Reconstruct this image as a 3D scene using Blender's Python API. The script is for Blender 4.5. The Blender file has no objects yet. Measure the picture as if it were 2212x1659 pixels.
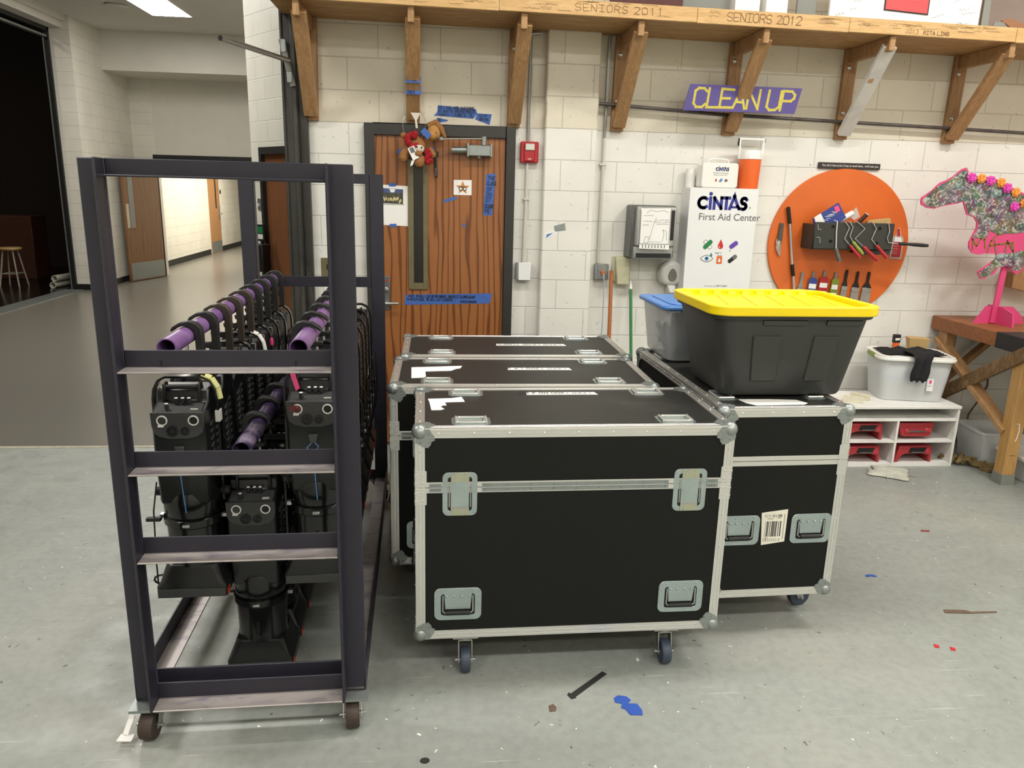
import bpy, bmesh, math, random
from math import sin, cos, pi, radians as R
from mathutils import Matrix, Vector
random.seed(7)
S = bpy.context.scene
C = S.collection
# ------------------------------------------------------------------ camera
cam = bpy.data.objects.new('camera', bpy.data.cameras.new('camera')); C.objects.link(cam); S.camera = cam
HC = 1.8474; YAW, PIT, ROL = R(5.53), R(14.272), R(1.4603)
n0 = Vector((sin(YAW), cos(YAW), 0)); r0 = Vector((cos(YAW), -sin(YAW), 0)); u0 = Vector((0, 0, 1))
nn = n0*cos(PIT)-u0*sin(PIT); uu = u0*cos(PIT)+n0*sin(PIT)
rr = r0*cos(ROL)+uu*sin(ROL); ud = uu*cos(ROL)-r0*sin(ROL)
M4 = Matrix((rr, ud, -nn)).transposed().to_4x4(); M4.translation = (0, 0, HC)
cam.matrix_world = M4
cam.data.sensor_width = 36; cam.data.lens = 1657.7/2212*36; cam.data.clip_start = .05; cam.data.clip_end = 100
# ------------------------------------------------------------------ view, world, lights
S.view_settings.view_transform = 'Standard'; S.view_settings.look = 'None'
S.view_settings.gamma = 1; S.view_settings.use_curve_mapping = False; S.view_settings.exposure = 0.0
S.cycles.use_denoising = True
S.cycles.max_bounces = 7; S.cycles.diffuse_bounces = 4; S.cycles.glossy_bounces = 3
S.cycles.transmission_bounces = 5; S.cycles.transparent_max_bounces = 8
S.cycles.sample_clamp_indirect = 6; S.cycles.caustics_reflective = False; S.cycles.caustics_refractive = False
W = bpy.data.worlds.new('world'); S.world = W; W.use_nodes = True
W.node_tree.nodes['Background'].inputs[0].default_value = (.9, .95, 1, 1)
W.node_tree.nodes['Background'].inputs[1].default_value = .02
def area(name, loc, sx, sy, watts, col=(1, .972, .925), rot=(0, 0, 0)):
    l = bpy.data.lights.new(name, 'AREA'); l.shape = 'RECTANGLE'; l.size = sx; l.size_y = sy; l.energy = watts; l.color = col
    o = bpy.data.objects.new(name, l); C.objects.link(o); o.location = loc; o.rotation_euler = rot; return o
for i, (x, y, w) in enumerate(((-2.6, 2.9, 74), (1.0, 3.0, 66), (3.7, 3.0, 92), (-2.6, -.6, 74), (1.0, -.6, 74), (3.9, -.6, 100), (-.6, -3.0, 56), (2.6, -3.0, 64))):
    area('shop_light', (x, y, 4.5), 1.25, .35, w)
area('corridor_light', (-4.6, 19.5, 2.68), .6, 5.0, 190, (1, .93, .8))
area('hall_light', (-3.6, 8.6, 4.28), .6, 2.4, 120)
area('stage_fill_light', (-9.0, 11.0, 5.9), .6, .6, 70, (1, .85, .7))  # added fill to lift the dark stage; no lamp is known there

# ------------------------------------------------------------------ materials
def lin(c):
    if isinstance(c, str): c = [int(c[i:i+2], 16)/255 for i in (0, 2, 4)]
    return tuple((x/12.92 if x <= .04045 else ((x+.055)/1.055)**2.4) for x in c)+(1,)
def base(name, c, rough, metal=0, spec=.5):
    m = bpy.data.materials.new(name); m.use_nodes = True; t = m.node_tree; b = t.nodes['Principled BSDF']
    b.inputs['Base Color'].default_value = lin(c); b.inputs['Roughness'].default_value = rough; b.inputs['Metallic'].default_value = metal
    b.inputs['Specular IOR Level'].default_value = spec
    return m, t, b
def nd(t, ty, **k):
    n = t.nodes.new(ty)
    for a, v in k.items():
        if hasattr(n, a) and a not in ('Scale',): setattr(n, a, v)
        else: n.inputs[a].default_value = v
    return n
def coords(t, sc=(1, 1, 1)):
    g = t.nodes.new('ShaderNodeTexCoord'); m = t.nodes.new('ShaderNodeMapping'); m.inputs['Scale'].default_value = sc
    t.links.new(g.outputs['Object'], m.inputs['Vector']); return m.outputs[0]
def noise(t, vec, scale, detail=3, dist=0, rough=.5):
    n = t.nodes.new('ShaderNodeTexNoise'); n.inputs['Scale'].default_value = scale; n.inputs['Detail'].default_value = detail
    n.inputs['Distortion'].default_value = dist; n.inputs['Roughness'].default_value = rough
    t.links.new(vec, n.inputs['Vector']); return n.outputs[0]
def ramp(t, fac, stops, mode='LINEAR'):
    r = t.nodes.new('ShaderNodeValToRGB'); r.color_ramp.interpolation = mode; e = r.color_ramp.elements
    while len(e) < len(stops): e.new(.5)
    for el, (p, c) in zip(e, stops): el.position = p; el.color = lin(c) if isinstance(c, (str, tuple)) else (c, c, c, 1)
    t.links.new(fac, r.inputs[0]); return r.outputs[0]
def mix(t, fac, a, b, mode='MIX'):
    n = t.nodes.new('ShaderNodeMix'); n.data_type = 'RGBA'; n.blend_type = mode
    for i, v in ((0, fac), (6, a), (7, b)):
        if hasattr(v, 'links'): t.links.new(v, n.inputs[i])
        else: n.inputs[i].default_value = v
    return n.outputs[2]
def math_(t, op, a, b=0):
    n = t.nodes.new('ShaderNodeMath'); n.operation = op
    for i, v in ((0, a), (1, b)):
        if hasattr(v, 'links'): t.links.new(v, n.inputs[i])
        else: n.inputs[i].default_value = v
    return n.outputs[0]
def bumpit(t, b, h, st, d=.002):
    n = t.nodes.new('ShaderNodeBump'); n.inputs['Strength'].default_value = st; n.inputs['Distance'].default_value = d
    t.links.new(h, n.inputs['Height']); t.links.new(n.outputs[0], b.inputs['Normal'])
def mat(name, c, rough=.5, metal=0, var=.12, vs=9, bump=0, bs=160, st=(1, 1, 1), spec=.5):
    m, t, b = base(name, c, rough, metal, spec); v = coords(t, st)
    if var:
        g = ramp(t, noise(t, v, vs), ((.3, 1-var), (.7, 1.0)))
        t.links.new(mix(t, 1.0, lin(c), g, 'MULTIPLY'), b.inputs['Base Color'])
    if bump: bumpit(t, b, noise(t, v, bs, 2), bump)
    return m
def wood(name, c1, c2, st=(1, 1, 1), rough=.6, sc=7, knots=True):
    m, t, b = base(name, c1, rough); v = coords(t, st)
    f = noise(t, v, sc, 4, 1.2, .6); fine = noise(t, v, sc*6, 2)
    col = ramp(t, f, ((.3, c1), (.5, c2), (.58, c1), (.75, c2)))
    col = mix(t, .25, col, ramp(t, fine, ((.35, .55), (.65, 1.0))), 'MULTIPLY')
    t.links.new(col, b.inputs['Base Color']); bumpit(t, b, fine, .15); return m
def oak(name, c1, c2, sx=1.0):
    m, t, b = base(name, c1, .38); v = coords(t, (sx, 1, .09)); w = t.nodes.new('ShaderNodeTexWave')
    w.wave_type = 'BANDS'; w.bands_direction = 'X'; w.inputs['Scale'].default_value = 7; w.inputs['Distortion'].default_value = 10
    w.inputs['Detail'].default_value = 2.2; w.inputs['Detail Scale'].default_value = 1.3
    t.links.new(v, w.inputs['Vector'])
    v2 = coords(t, (60, 60, 1.6)); f = noise(t, v2, 2.2, 3)
    col = ramp(t, w.outputs[1], ((.0, c2), (.3, c1), (1, c1)))
    col = mix(t, .55, col, ramp(t, f, ((.3, .8), (.62, 1.0))), 'MULTIPLY')
    t.links.new(col, b.inputs['Base Color']); return m
def block(name, ax, low, up=None, split=2.25, c2=None, rough=.42):
    m, t, b = base(name, low, rough); g = t.nodes.new('ShaderNodeTexCoord'); s = t.nodes.new('ShaderNodeSeparateXYZ')
    t.links.new(g.outputs['Object'], s.inputs[0]); cb = t.nodes.new('ShaderNodeCombineXYZ')
    t.links.new(s.outputs[ax], cb.inputs[0]); t.links.new(s.outputs[2], cb.inputs[1])
    k = t.nodes.new('ShaderNodeTexBrick'); k.offset = .5; k.inputs['Scale'].default_value = 1
    k.inputs['Brick Width'].default_value = .409; k.inputs['Row Height'].default_value = .2045; k.inputs['Mortar Size'].default_value = .0045
    k.inputs['Mortar Smooth'].default_value = .6
    t.links.new(cb.outputs[0], k.inputs['Vector'])
    v = g.outputs['Object']; n1 = noise(t, v, 2.2, 4); n2 = noise(t, v, 90, 3)
    if up:
        col = mix(t, math_(t, 'GREATER_THAN', s.outputs[2], split), lin(low), lin(up))
    else: col = mix(t, 0.0, lin(low), lin(low))
    col = mix(t, 1.0, col, ramp(t, n1, ((.3, .9), (.65, 1.0))), 'MULTIPLY')
    col = mix(t, 1.0, col, ramp(t, noise(t, v, 38, 3), ((.26, .62), (.31, 1.0))), 'MULTIPLY')
    col = mix(t, k.outputs['Fac'], col, mix(t, 1.0, col, (.8, .8, .8, 1), 'MULTIPLY'))
    t.links.new(col, b.inputs['Base Color'])
    hgt = math_(t, 'SUBTRACT', math_(t, 'MULTIPLY', n2, .12), k.outputs['Fac']); bumpit(t, b, hgt, .55, .005); return m
def glass(name, c, op, rough=.15):
    m, t, b = base(name, c, rough); b.inputs['Alpha'].default_value = op; return m
def emis(name, c, s):
    m, t, b = base(name, c, .5); b.inputs['Emission Color'].default_value = lin(c); b.inputs['Emission Strength'].default_value = s; return m
def concrete():
    m, t, b = base('painted_concrete', 'a4a79f', .42); v = coords(t); v3 = coords(t, (1, 1, 1))
    col = ramp(t, noise(t, v, 1.1, 5, .4), ((.3, '8f938d'), (.52, '999d97'), (.7, 'a3a49c')))
    col = mix(t, 1.0, col, ramp(t, noise(t, v, 26, 4), ((.3, .88), (.6, 1.0))), 'MULTIPLY')
    col = mix(t, ramp(t, noise(t, v, 34, 2, .4), ((.735, 0.0), (.75, .9))), col, lin('f0efe6'))
    col = mix(t, ramp(t, noise(t, v3, 27, 3, 1.1), ((.27, .75), (.285, 0.0))), col, lin('4a4a48'))
    sv = t.nodes.new('ShaderNodeMapping'); sv.inputs['Rotation'].default_value = (0, 0, .7); sv.inputs['Scale'].default_value = (1, 34, 1)
    t.links.new(v, sv.inputs[0])
    col = mix(t, ramp(t, noise(t, sv.outputs[0], 2.6, 3, .3), ((.69, 0.0), (.72, .35))), col, lin('e2e3da'))
    sv2 = t.nodes.new('ShaderNodeMapping'); sv2.inputs['Rotation'].default_value = (0, 0, -.5); sv2.inputs['Scale'].default_value = (1, 40, 1)
    t.links.new(v, sv2.inputs[0])
    col = mix(t, ramp(t, noise(t, sv2.outputs[0], 2.1, 3, .3), ((.7, 0.0), (.73, .4))), col, lin('7c7e7a'))
    t.links.new(col, b.inputs['Base Color'])
    t.links.new(ramp(t, noise(t, v, 7, 3), ((.3, .34), (.7, .55))), b.inputs['Roughness'])
    bumpit(t, b, noise(t, v, 60, 3), .06); return m
def collage():
    m, t, b = base('photo_collage', '555555', .35); v = coords(t); k = t.nodes.new('ShaderNodeTexVoronoi'); k.inputs['Scale'].default_value = 22
    t.links.new(v, k.inputs['Vector']); h = t.nodes.new('ShaderNodeHueSaturation'); h.inputs['Saturation'].default_value = .6; h.inputs['Value'].default_value = .4
    t.links.new(k.outputs['Color'], h.inputs['Color'])
    col = ramp(t, noise(t, v, 34, 4, 1.5), ((.34, '0e0c0c'), (.46, '241e1c'), (.52, '6d4a3a'), (.57, '8a8a90'), (.62, 'e0d6cc'), (.7, '2c3548')))
    t.links.new(mix(t, .62, h.outputs[0], col), b.inputs['Base Color']); return m
def worn(name, c, c2, at=.5, sc=9, rough=.4, metal=0, st=(1, 1, 1)):
    m, t, b = base(name, c, rough, metal); v = coords(t, st)
    t.links.new(ramp(t, noise(t, v, sc, 5, .6), ((at-.1, c), (at+.12, c2))), b.inputs['Base Color']); return m
K = dict(
 block_x=block('painted_block_back', 0, 'e8e6de', 'ddd5c2'), block_w=block('painted_block_white', 1, 'e2dfd4', None), block_d=block('painted_block_lobby', 0, 'e2dfd2', None),
 concrete=concrete(), vinyl=mat('dark_vinyl_floor', '7c7870', .27, 0, .3, 260), plaster=mat('white_plaster', 'd6d3ca', .6, 0, .04, 3), ceil=mat('ceiling_board', 'd8d6cf', .8, 0, .05, 6),
 black=mat('black_paint', '161616', .5, 0, .2), stage=mat('stage_black', '2a231e', .8), stagefl=mat('stage_floor', '0f0e0d', .18, 0, .2, 40), brownpanel=mat('stained_panel', '4a2a1c', .5, 0, .2, 4),
 jamb=mat('dark_door_frame', '302f2c', .45, 0, .2, 6), track=worn('dark_steel_track', '34332f', '4a4943', .58, 8, .45, .2, (1, 1, .25)),
 oak=oak('oak_veneer', '9a6236', '6a3c1a', .95), oak2=oak('oak_veneer_light', '8a6443', '785234', .7), slit=mat('bronze_strip', '6f6648', .5, 0, .15, 20), smoke=mat('smoked_wired_glass', '24231d', .2, 0, .1),
 steel=mat('satin_steel', 'b9bab8', .32, .9, .1, 30), zinc=mat('zinc_plate', 'b6c4c4', .33, .85, .12, 14), galv=mat('galvanised_metal', '9ba19f', .4, .7, .12, 30), alu=mat('anodised_aluminium', 'e4e3df', .32, .85, .04, 12, 0, 100),
 hasp=mat('hasp_metal', 'bcbfa8', .36, .75, .1, 20), darkcav=mat('recess_black', '0a0b0b', .5, 0, 0), lam=mat('black_laminate', '171816', .55, 0, .12, 30, .12, 420, (1, 1, 1), .2), lamtop=worn('black_laminate_scuffed', '1f1f1d', '2c2c29', .62, 6, .46),
 rubber=mat('black_rubber', '141414', .55, 0, .1), bluewheel=mat('blue_grey_wheel', '3d4657', .5, 0, .2, 20), brownwheel=mat('brown_wheel', '3f3129', .6, 0, .3, 30),
 rack=mat('dark_purple_steel', '2b2934', .42, .1, .15, 12), rackworn_lit=worn('worn_lit_steel_flange', 'aaa29f', '857d88', .6, 4, .4, .3, (2.5, 6, 6)), purple=worn('purple_pipe', '7f5c93', '9c7fae', .6, 10, .3, .1), purple2=worn('dark_purple_pipe', '3f2f52', 'a093ab', .62, 9, .3, .1),
 lite=mat('fixture_black', '121314', .36, 0, .15, 20), litegloss=mat('fixture_gloss_black', '0d0e0f', .2, 0, .1), panel=mat('fixture_panel_grey', '3a3b3b', .45, 0, .06), brownclamp=mat('brown_clamp', '3d342b', .4, .2, .1), white=mat('white_paint', 'ecebe4', .5, 0, .03), redtag=mat('red_label', 'd0402c', .5), pink=mat('pink_tape', 'f0508c', .5), yellowtape=mat('yellow_tape', 'e9e8a0', .5),
 pine=wood('pine_plywood', 'c29a66', 'a67c4a', (.6, 5, 5), .6, 4), fascia=wood('pine_fascia', 'd8b27c', 'cba26a', (.6, 5, 5), .55, 4), stud=wood('pine_stud', 'ad855a', '967048', (6, 6, .6), .6, 4), brace=wood('pine_brace', 'b48d62', '9f794f', (6, 2, 1), .6, 4), oldwood=wood('rough_old_wood', '8a6d48', '6a4f30', (6, 3, 1), .7, 5), lightwood=wood('light_stud', 'c59a5e', 'b58a50', (6, 6, .5), .6, 4), benchtop=wood('bench_wood', '9c5f34', '83502c', (1, 6, 6), .5, 3),
 ink=mat('black_ink', '15151a', .6, 0, 0), inkblue=mat('faded_ink', '26305e', .6, 0, 0), pencil=mat('brown_pencil', '7a5a38', .7, 0, 0), graph=mat('grey_print', '6a6a6c', .6, 0, 0), navy=mat('navy_print', '2a2f86', .5, 0, 0),
 bluetape=mat('blue_masking_tape', '3f66b2', .6, 0, .12, 30), paper=mat('white_paper', 'efeeea', .6, 0, .03), maskt=mat('white_tape', 'f4f3ee', .6, 0, .02),
 red=mat('red_plastic', 'b01f28', .4, 0, .12, 20), redstap=mat('red_bin_plastic', 'ad3038', .38, 0, .1, 12), clearp=glass('clear_plastic', 'd8d8d4', .5), orange=mat('orange_paint', 'dc6a26', .42, 0, .1, 5), orangeplastic=mat('orange_plastic', 'ee6a2c', .35, 0, .04),
 purpsign=mat('purple_sign_paint', '574a8c', .6, 0, .08, 20), yellowpaint=mat('yellow_brush_paint', 'cdbf4e', .6, 0, .15, 40), yellow=mat('yellow_lid_plastic', 'f7d906', .35, 0, .02), tote=mat('black_tote_plastic', '343532', .45, 0, .06, 6), bluelid=mat('blue_lid_plastic', '4f84cb', .35, 0, .04), bluedark=mat('blue_grey_contents', '50667f', .4, 0, .15, 12),
 totec=glass('clear_tote_plastic', 'c9ccd0', .38), cloudy=glass('cloudy_bin_plastic', 'eef0f0', .42, .3), whitelid=mat('white_lid_plastic', 'eceae4', .3, 0, .02), olive=mat('olive_latch', '7d8f2c', .4), cloth=mat('black_cloth', '17171a', .85, 0, .2, 30), whitepaint=worn('white_painted_board', 'e6e5e0', 'd6d3cc', .62, 6, .55), greyboard=mat('grey_primer_board', 'a9a6a2', .7, 0, .12, 5),
 towel=mat('dispenser_grey', 'a9aba7', .4, .3, .06), towelside=mat('dispenser_dark', '6a6c68', .45, .2, .1), enamel=mat('white_enamel', 'e6e7e6', .3, 0, .01), beige=mat('beige_plastic', 'c9c6a6', .5, 0, .12, 60), soap=mat('white_soap_plastic', 'd9d8d2', .35, 0, .08, 10),
 copper=mat('orange_broom_wood', 'a8602e', .45, 0, .12, 8), green=mat('green_handle', '2c7a44', .4, 0, .06), conduit=mat('painted_conduit', 'cfccc2', .4, .1, .05), conduitm=mat('metal_conduit', 'a3a29c', .35, .6, .08, 20), pipe=worn('iron_pipe', '5a5450', '3f302a', .58, 7, .5, .4), plush=mat('brown_plush', '9a6a3c', .9, 0, .2, 60, .5, 300), plushlt=mat('tan_plush', 'b88648', .9, 0, .15, 60), scarf=mat('red_plush', 'a0141f', .9, 0, .2, 60, .5, 300),
 greentape=mat('green_ink', '1f7a45', .5, 0, 0), teal=mat('teal_print', '2f7a7a', .5, 0, 0), redink=mat('red_print', 'c8232c', .5, 0, 0), violet=mat('violet_print', '5f3fa5', .5, 0, 0), orangeink=mat('orange_print', 'd9662c', .5, 0, 0), skyink=mat('blue_print', '4f86bd', .5, 0, 0),
 collage=collage(), magenta=mat('pink_board', 'd6487c', .5, 0, .04), rosep=mat('pink_rose', 'dc45b0', .6, 0, .1, 60), roseo=mat('orange_rose', 'f2983c', .6, 0, .1, 60), glitter=mat('gold_glitter', '9c9136', .3, .5, .5, 300, .6, 500),
 chrome=mat('chrome', 'd0d0d0', .15, 1, 0), bristle=mat('brush_bristle', '9c958a', .8, 0, .25, 60, 0, 100, (8, 8, .5)), bristlet=mat('tan_bristle', 'b08d50', .8, 0, .2, 60, 0, 100, (8, 8, .5)), bluepack=mat('blue_package', '35468f', .35, 0, .1), greyhandle=mat('grey_handle', '55544f', .5), greenhandle=mat('green_roller_grip', '8a9a3c', .4), kraft=mat('kraft_card', 'c3a46c', .7, 0, .1), rag=mat('grey_rag', 'c2c2b4', .9, 0, .2, 20, .4, 80), burlap=mat('brown_rope', '857146', .9, 0, .4, 25, .6, 80),
 brownsmear=mat('brown_scrap', '6d5a4a', .7, 0, .3, 40), scrapblack=mat('black_tape', '2f2d2b', .5), bluescrap=mat('blue_tape_scrap', '2f55ac', .6, 0, .1, 30), stoolw=mat('stool_wood', 'b4945c', .5), stoolm=mat('stool_metal', 'a9a596', .4, .3), pvc=mat('white_pvc', 'd4d2c4', .4), greybrown=mat('grey_brown_art', '8c7a70', .7, 0, .25, 3), greyart=mat('grey_art', '8b8c86', .7, 0, .1, 3), redsq=mat('red_square', 'cc4a4e', .5, 0, .02), maroon=mat('maroon_board', '5a2c26', .6, 0, .3, 12), dgrey=mat('charcoal_plastic', '33342f', .5, 0, .1, 8), poster=mat('stage_photo', '5a5a48', .4, 0, .7, 60), posterb=mat('stage_photo_blue', '4a5a86', .4, 0, .3, 30),
 whitebrace=worn('white_painted_brace', 'd4d1cb', 'c2beb8', .6, 5, .55), greyfoot=mat('grey_painted_foot', '83877f', .6, 0, .1))
# ------------------------------------------------------------------ mesh builder
class MB:
    def __init__(s): s.v = []; s.f = []; s.m = []; s.cm = 0; s.sm = []; s.smooth = True
    def add(s, vs, fs):
        n = len(s.v); s.v += [tuple(v) for v in vs]; s.f += [tuple(i+n for i in f) for f in fs]; s.m += [s.cm]*len(fs); return s
    def box(s, x0, x1, y0, y1, z0, z1):
        return s.add([(x, y, z) for z in (z0, z1) for y in (y0, y1) for x in (x0, x1)], [(0, 2, 3, 1), (4, 5, 7, 6), (0, 1, 5, 4), (2, 6, 7, 3), (0, 4, 6, 2), (1, 3, 7, 5)])
    def frus(s, a, b):  # a,b: (x0,x1,y0,y1,z) bottom/top
        vs = [(x, y, q[4]) for q in (a, b) for y in q[2:4] for x in q[0:2]]
        return s.add(vs, [(0, 2, 3, 1), (4, 5, 7, 6), (0, 1, 5, 4), (2, 6, 7, 3), (0, 4, 6, 2), (1, 3, 7, 5)])
    def beam(s, p0, p1, w, t, up=(0, 0, 1)):  # rectangular bar p0->p1, w along side, t along up
        p0, p1 = Vector(p0), Vector(p1); d = (p1-p0).normalized(); u = Vector(up); sd = d.cross(u).normalized(); u = sd.cross(d)
        vs = [p+sd*a*w/2+u*b*t/2 for p in (p0, p1) for b in (-1, 1) for a in (-1, 1)]
        return s.add(vs, [(0, 1, 3, 2), (4, 6, 7, 5), (0, 4, 5, 1), (2, 3, 7, 6), (0, 2, 6, 4), (1, 5, 7, 3)])
    def prism(s, pts, d0, d1, ax='y'):
        n = len(pts); f = {'y': lambda p, d: (p[0], d, p[1]), 'z': lambda p, d: (p[0], p[1], d), 'x': lambda p, d: (d, p[0], p[1])}[ax]
        vs = [f(p, d0) for p in pts]+[f(p, d1) for p in pts]
        return s.add(vs, [tuple(range(n)), tuple(range(2*n-1, n-1, -1))]+[(i, i+n, (i+1) % n+n, (i+1) % n) for i in range(n)])
    def tube(s, pts, r, n=8, closed=False, caps=True):
        P = [Vector(p) for p in pts]; m = len(P); rs = r if isinstance(r, (list, tuple)) else [r]*m; vs = []; a = None
        for i, p in enumerate(P):
            if closed: d = (P[(i+1) % m]-P[i-1])
            else: d = P[min(i+1, m-1)]-P[max(i-1, 0)]
            d.normalize()
            if a is None: a = d.orthogonal().normalized()
            a = (a-d*a.dot(d)); a = a.normalized() if a.length > 1e-6 else d.orthogonal().normalized()
            b = d.cross(a)
            vs += [p+(a*cos(2*pi*k/n)+b*sin(2*pi*k/n))*rs[i] for k in range(n)]
        fs = []
        for i in range(m if closed else m-1):
            j = (i+1) % m
            fs += [(i*n+k, i*n+(k+1) % n, j*n+(k+1) % n, j*n+k) for k in range(n)]
        if caps and not closed: fs += [tuple(range(n-1, -1, -1)), tuple(range((m-1)*n, m*n))]
        return s.add(vs, fs)
    def cyl(s, p0, p1, r, n=16): return s.tube([p0, p1], r, n)
    def lathe(s, prof, c=(0, 0, 0), n=24, ax='z'):
        vs = []; fs = []; m = len(prof)
        for (r, h) in prof:
            for k in range(n):
                a = 2*pi*k/n; u, w = r*cos(a), r*sin(a)
                vs.append({'z': (c[0]+u, c[1]+w, c[2]+h), 'y': (c[0]+u, c[1]+h, c[2]+w), 'x': (c[0]+h, c[1]+u, c[2]+w)}[ax])
        for i in range(m-1): fs += [(i*n+k, i*n+(k+1) % n, (i+1)*n+(k+1) % n, (i+1)*n+k) for k in range(n)]
        fs += [tuple(range(n-1, -1, -1)), tuple(range((m-1)*n, m*n))]
        return s.add(vs, fs)
    def ball(s, c, r, n=12, sc=(1, 1, 1), q=None):
        vs = []; fs = []; m = n//2
        for i in range(m+1):
            t = pi*i/m
            for k in range(n):
                a = 2*pi*k/n; p = Vector((r*sc[0]*sin(t)*cos(a), r*sc[1]*sin(t)*sin(a), r*sc[2]*cos(t)))
                if q: p = q @ p
                vs.append(Vector(c)+p)
        for i in range(m): fs += [(i*n+k, (i+1)*n+k, (i+1)*n+(k+1) % n, i*n+(k+1) % n) for k in range(n)]
        return s.add(vs, fs)
    def quad(s, a, b, c, d): return s.add([a, b, c, d], [(0, 1, 2, 3)])
    def xf(s, M, i0=0):
        for i in range(i0, len(s.v)): s.v[i] = tuple(M @ Vector(s.v[i]))
        return s
    def build(s, name, mt, parent=None, bev=0, smooth=35, loc=None, rz=0, seg=1):
        me = bpy.data.meshes.new(name); me.from_pydata(s.v, [], s.f)
        ms = mt if isinstance(mt, (list, tuple)) else [mt]
        for q in ms: me.materials.append(K[q] if isinstance(q, str) else q)
        if len(ms) > 1: me.polygons.foreach_set('material_index', s.m)
        bm = bmesh.new(); bm.from_mesh(me); bmesh.ops.remove_doubles(bm, verts=bm.verts, dist=1e-6); bmesh.ops.recalc_face_normals(bm, faces=bm.faces); bm.to_mesh(me); bm.free()
        if smooth:
            me.shade_smooth(); me.set_sharp_from_angle(angle=R(smooth))
        o = bpy.data.objects.new(name, me); C.objects.link(o)
        if parent: o.parent = parent
        if loc: o.location = loc
        if rz: o.rotation_euler.z = rz
        if bev:
            b = o.modifiers.new('bevel', 'BEVEL'); b.width = bev; b.segments = seg; b.limit_method = 'ANGLE'; b.angle_limit = R(40)
        return o
def tag(o, label=None, cat=None, group=None, kind=None):
    for k, v in (('label', label), ('category', cat), ('group', group), ('kind', kind)):
        if v: o[k] = v
    return o
def thing(name, label, cat, loc=(0, 0, 0), rz=0, group=None):
    o = bpy.data.objects.new(name, None); C.objects.link(o); o.location = loc; o.rotation_euler.z = rz; o.empty_display_size = .05
    return tag(o, label, cat, group)
def struct(name, mb, mt, parent=None, **k):
    o = mb.build(name, mt, parent, **k)
    if not parent: o['kind'] = 'structure'
    return o
def copy_tree(o, parent=None):
    c = o.copy(); C.objects.link(c); c.parent = parent
    for ch in o.children: copy_tree(ch, c)
    return c
def rrect(x0, x1, z0, z1, r, n=5):
    p = []
    for cx, cz, a0 in ((x1-r, z1-r, 0), (x0+r, z1-r, 90), (x0+r, z0+r, 180), (x1-r, z0+r, 270)):
        p += [(cx+r*cos(R(a0+90*i/n)), cz+r*sin(R(a0+90*i/n))) for i in range(n+1)]
    return p
def ringprism(mb, outer, inner, d0, d1, ax='y'):
    n = len(outer); f = {'y': lambda p, d: (p[0], d, p[1]), 'z': lambda p, d: (p[0], p[1], d)}[ax]
    vs = [f(p, d) for q in (outer, inner) for d in (d0, d1) for p in q]
    fs = []
    for i in range(n):
        j = (i+1) % n
        fs += [(i, j, n+j, n+i), (2*n+i, 3*n+i, 3*n+j, 2*n+j), (i, 2*n+i, 2*n+j, j), (n+i, n+j, 3*n+j, 3*n+i)]
    return mb.add(vs, fs)
# stroke lettering -------------------------------------------------
G = {'A': '00 26 40|12 32', 'B': '00 06 36 45 44 33 03|33 42 41 30 00', 'C': '45 36 16 05 01 10 30 41', 'D': '00 06 26 44 42 20 00', 'E': '40 00 06 46|03 33', 'F': '00 06 46|03 33', 'G': '45 36 16 05 01 10 30 41 43 23',
 'H': '00 06|40 46|03 43', 'I': '20 26|06 46|00 40', 'J': '36 31 20 10 01|16 46', 'K': '00 06|46 02|13 40', 'L': '06 00 40', 'M': '00 06 23 46 40', 'N': '00 06 40 46', 'O': '10 01 05 16 36 45 41 30 10', 'P': '00 06 36 45 44 33 03',
 'R': '00 06 36 45 44 33 03|23 40', 'S': '45 36 16 05 04 13 33 42 41 30 10 01', 'T': '20 26|06 46', 'U': '06 01 10 30 41 46', 'V': '06 20 46', 'W': '06 10 23 30 46', 'X': '00 46|06 40', 'Y': '06 23 46|23 20', 'Z': '06 46 00 40',
 '0': '10 01 05 16 36 45 41 30 10', '1': '20 26 15', '2': '05 16 36 45 44 00 40', '3': '05 16 36 45 44 23 42 41 30 10 01', '5': '46 06 03 33 42 41 30 00', '7': '06 46 10', '8': '13 04 05 16 36 45 44 33 13 02 01 10 30 41 42 33', '!': '26 22|20 21', ',': '11 00', '.': '10 11', '-': '13 33', "'": '16 15', 'l': '16 10', 'i': '26 26|24 20'}
def seg(mb, a, b, w, fn):
    dx, dy = b[0]-a[0], b[1]-a[1]; L = math.hypot(dx, dy) or 1e-6; ux, uy = dx/L*w/2, dy/L*w/2
    mb.quad(fn(a[0]-ux-uy, a[1]-uy+ux), fn(a[0]-ux+uy, a[1]-uy-ux), fn(b[0]+ux+uy, b[1]+uy-ux), fn(b[0]+ux-uy, b[1]+uy+ux))
def write(mb, txt, o, size, w, ax=(1, 0, 0), up=(0, 0, 1), track=1.45, jit=.0, slant=0, asp=1.0):
    o, ax, up = Vector(o), Vector(ax), Vector(up); x = 0; u = size/6; nv = ax.cross(up); k = [0.0]
    for ch in txt:
        if ch == ' ': x += 3.2*u*asp; continue
        for pl in G.get(ch, G.get(ch.upper(), '00 46')).split('|'):
            pts = [(x+(int(q[0])+random.uniform(-jit, jit)+slant*int(q[1]))*u*asp, (int(q[1])+random.uniform(-jit, jit))*u) for q in pl.split()]
            for a, b in zip(pts, pts[1:]): k[0] += .00003; seg(mb, a, b, w, lambda p, q: o+ax*p+up*q+nv*k[0])
        x += 4*u*asp*track
    return x
def scribble(mb, o, L, hgt, w, ax=(1, 0, 0), up=(0, 0, 1)):
    o, ax, up = Vector(o), Vector(ax), Vector(up); n = max(4, int(L/hgt*2.2)); pts = [(L*i/n, random.uniform(0, hgt)) for i in range(n+1)]
    for a, b in zip(pts, pts[1:]): seg(mb, a, b, w, lambda p, q: o+ax*p+up*q)
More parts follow.
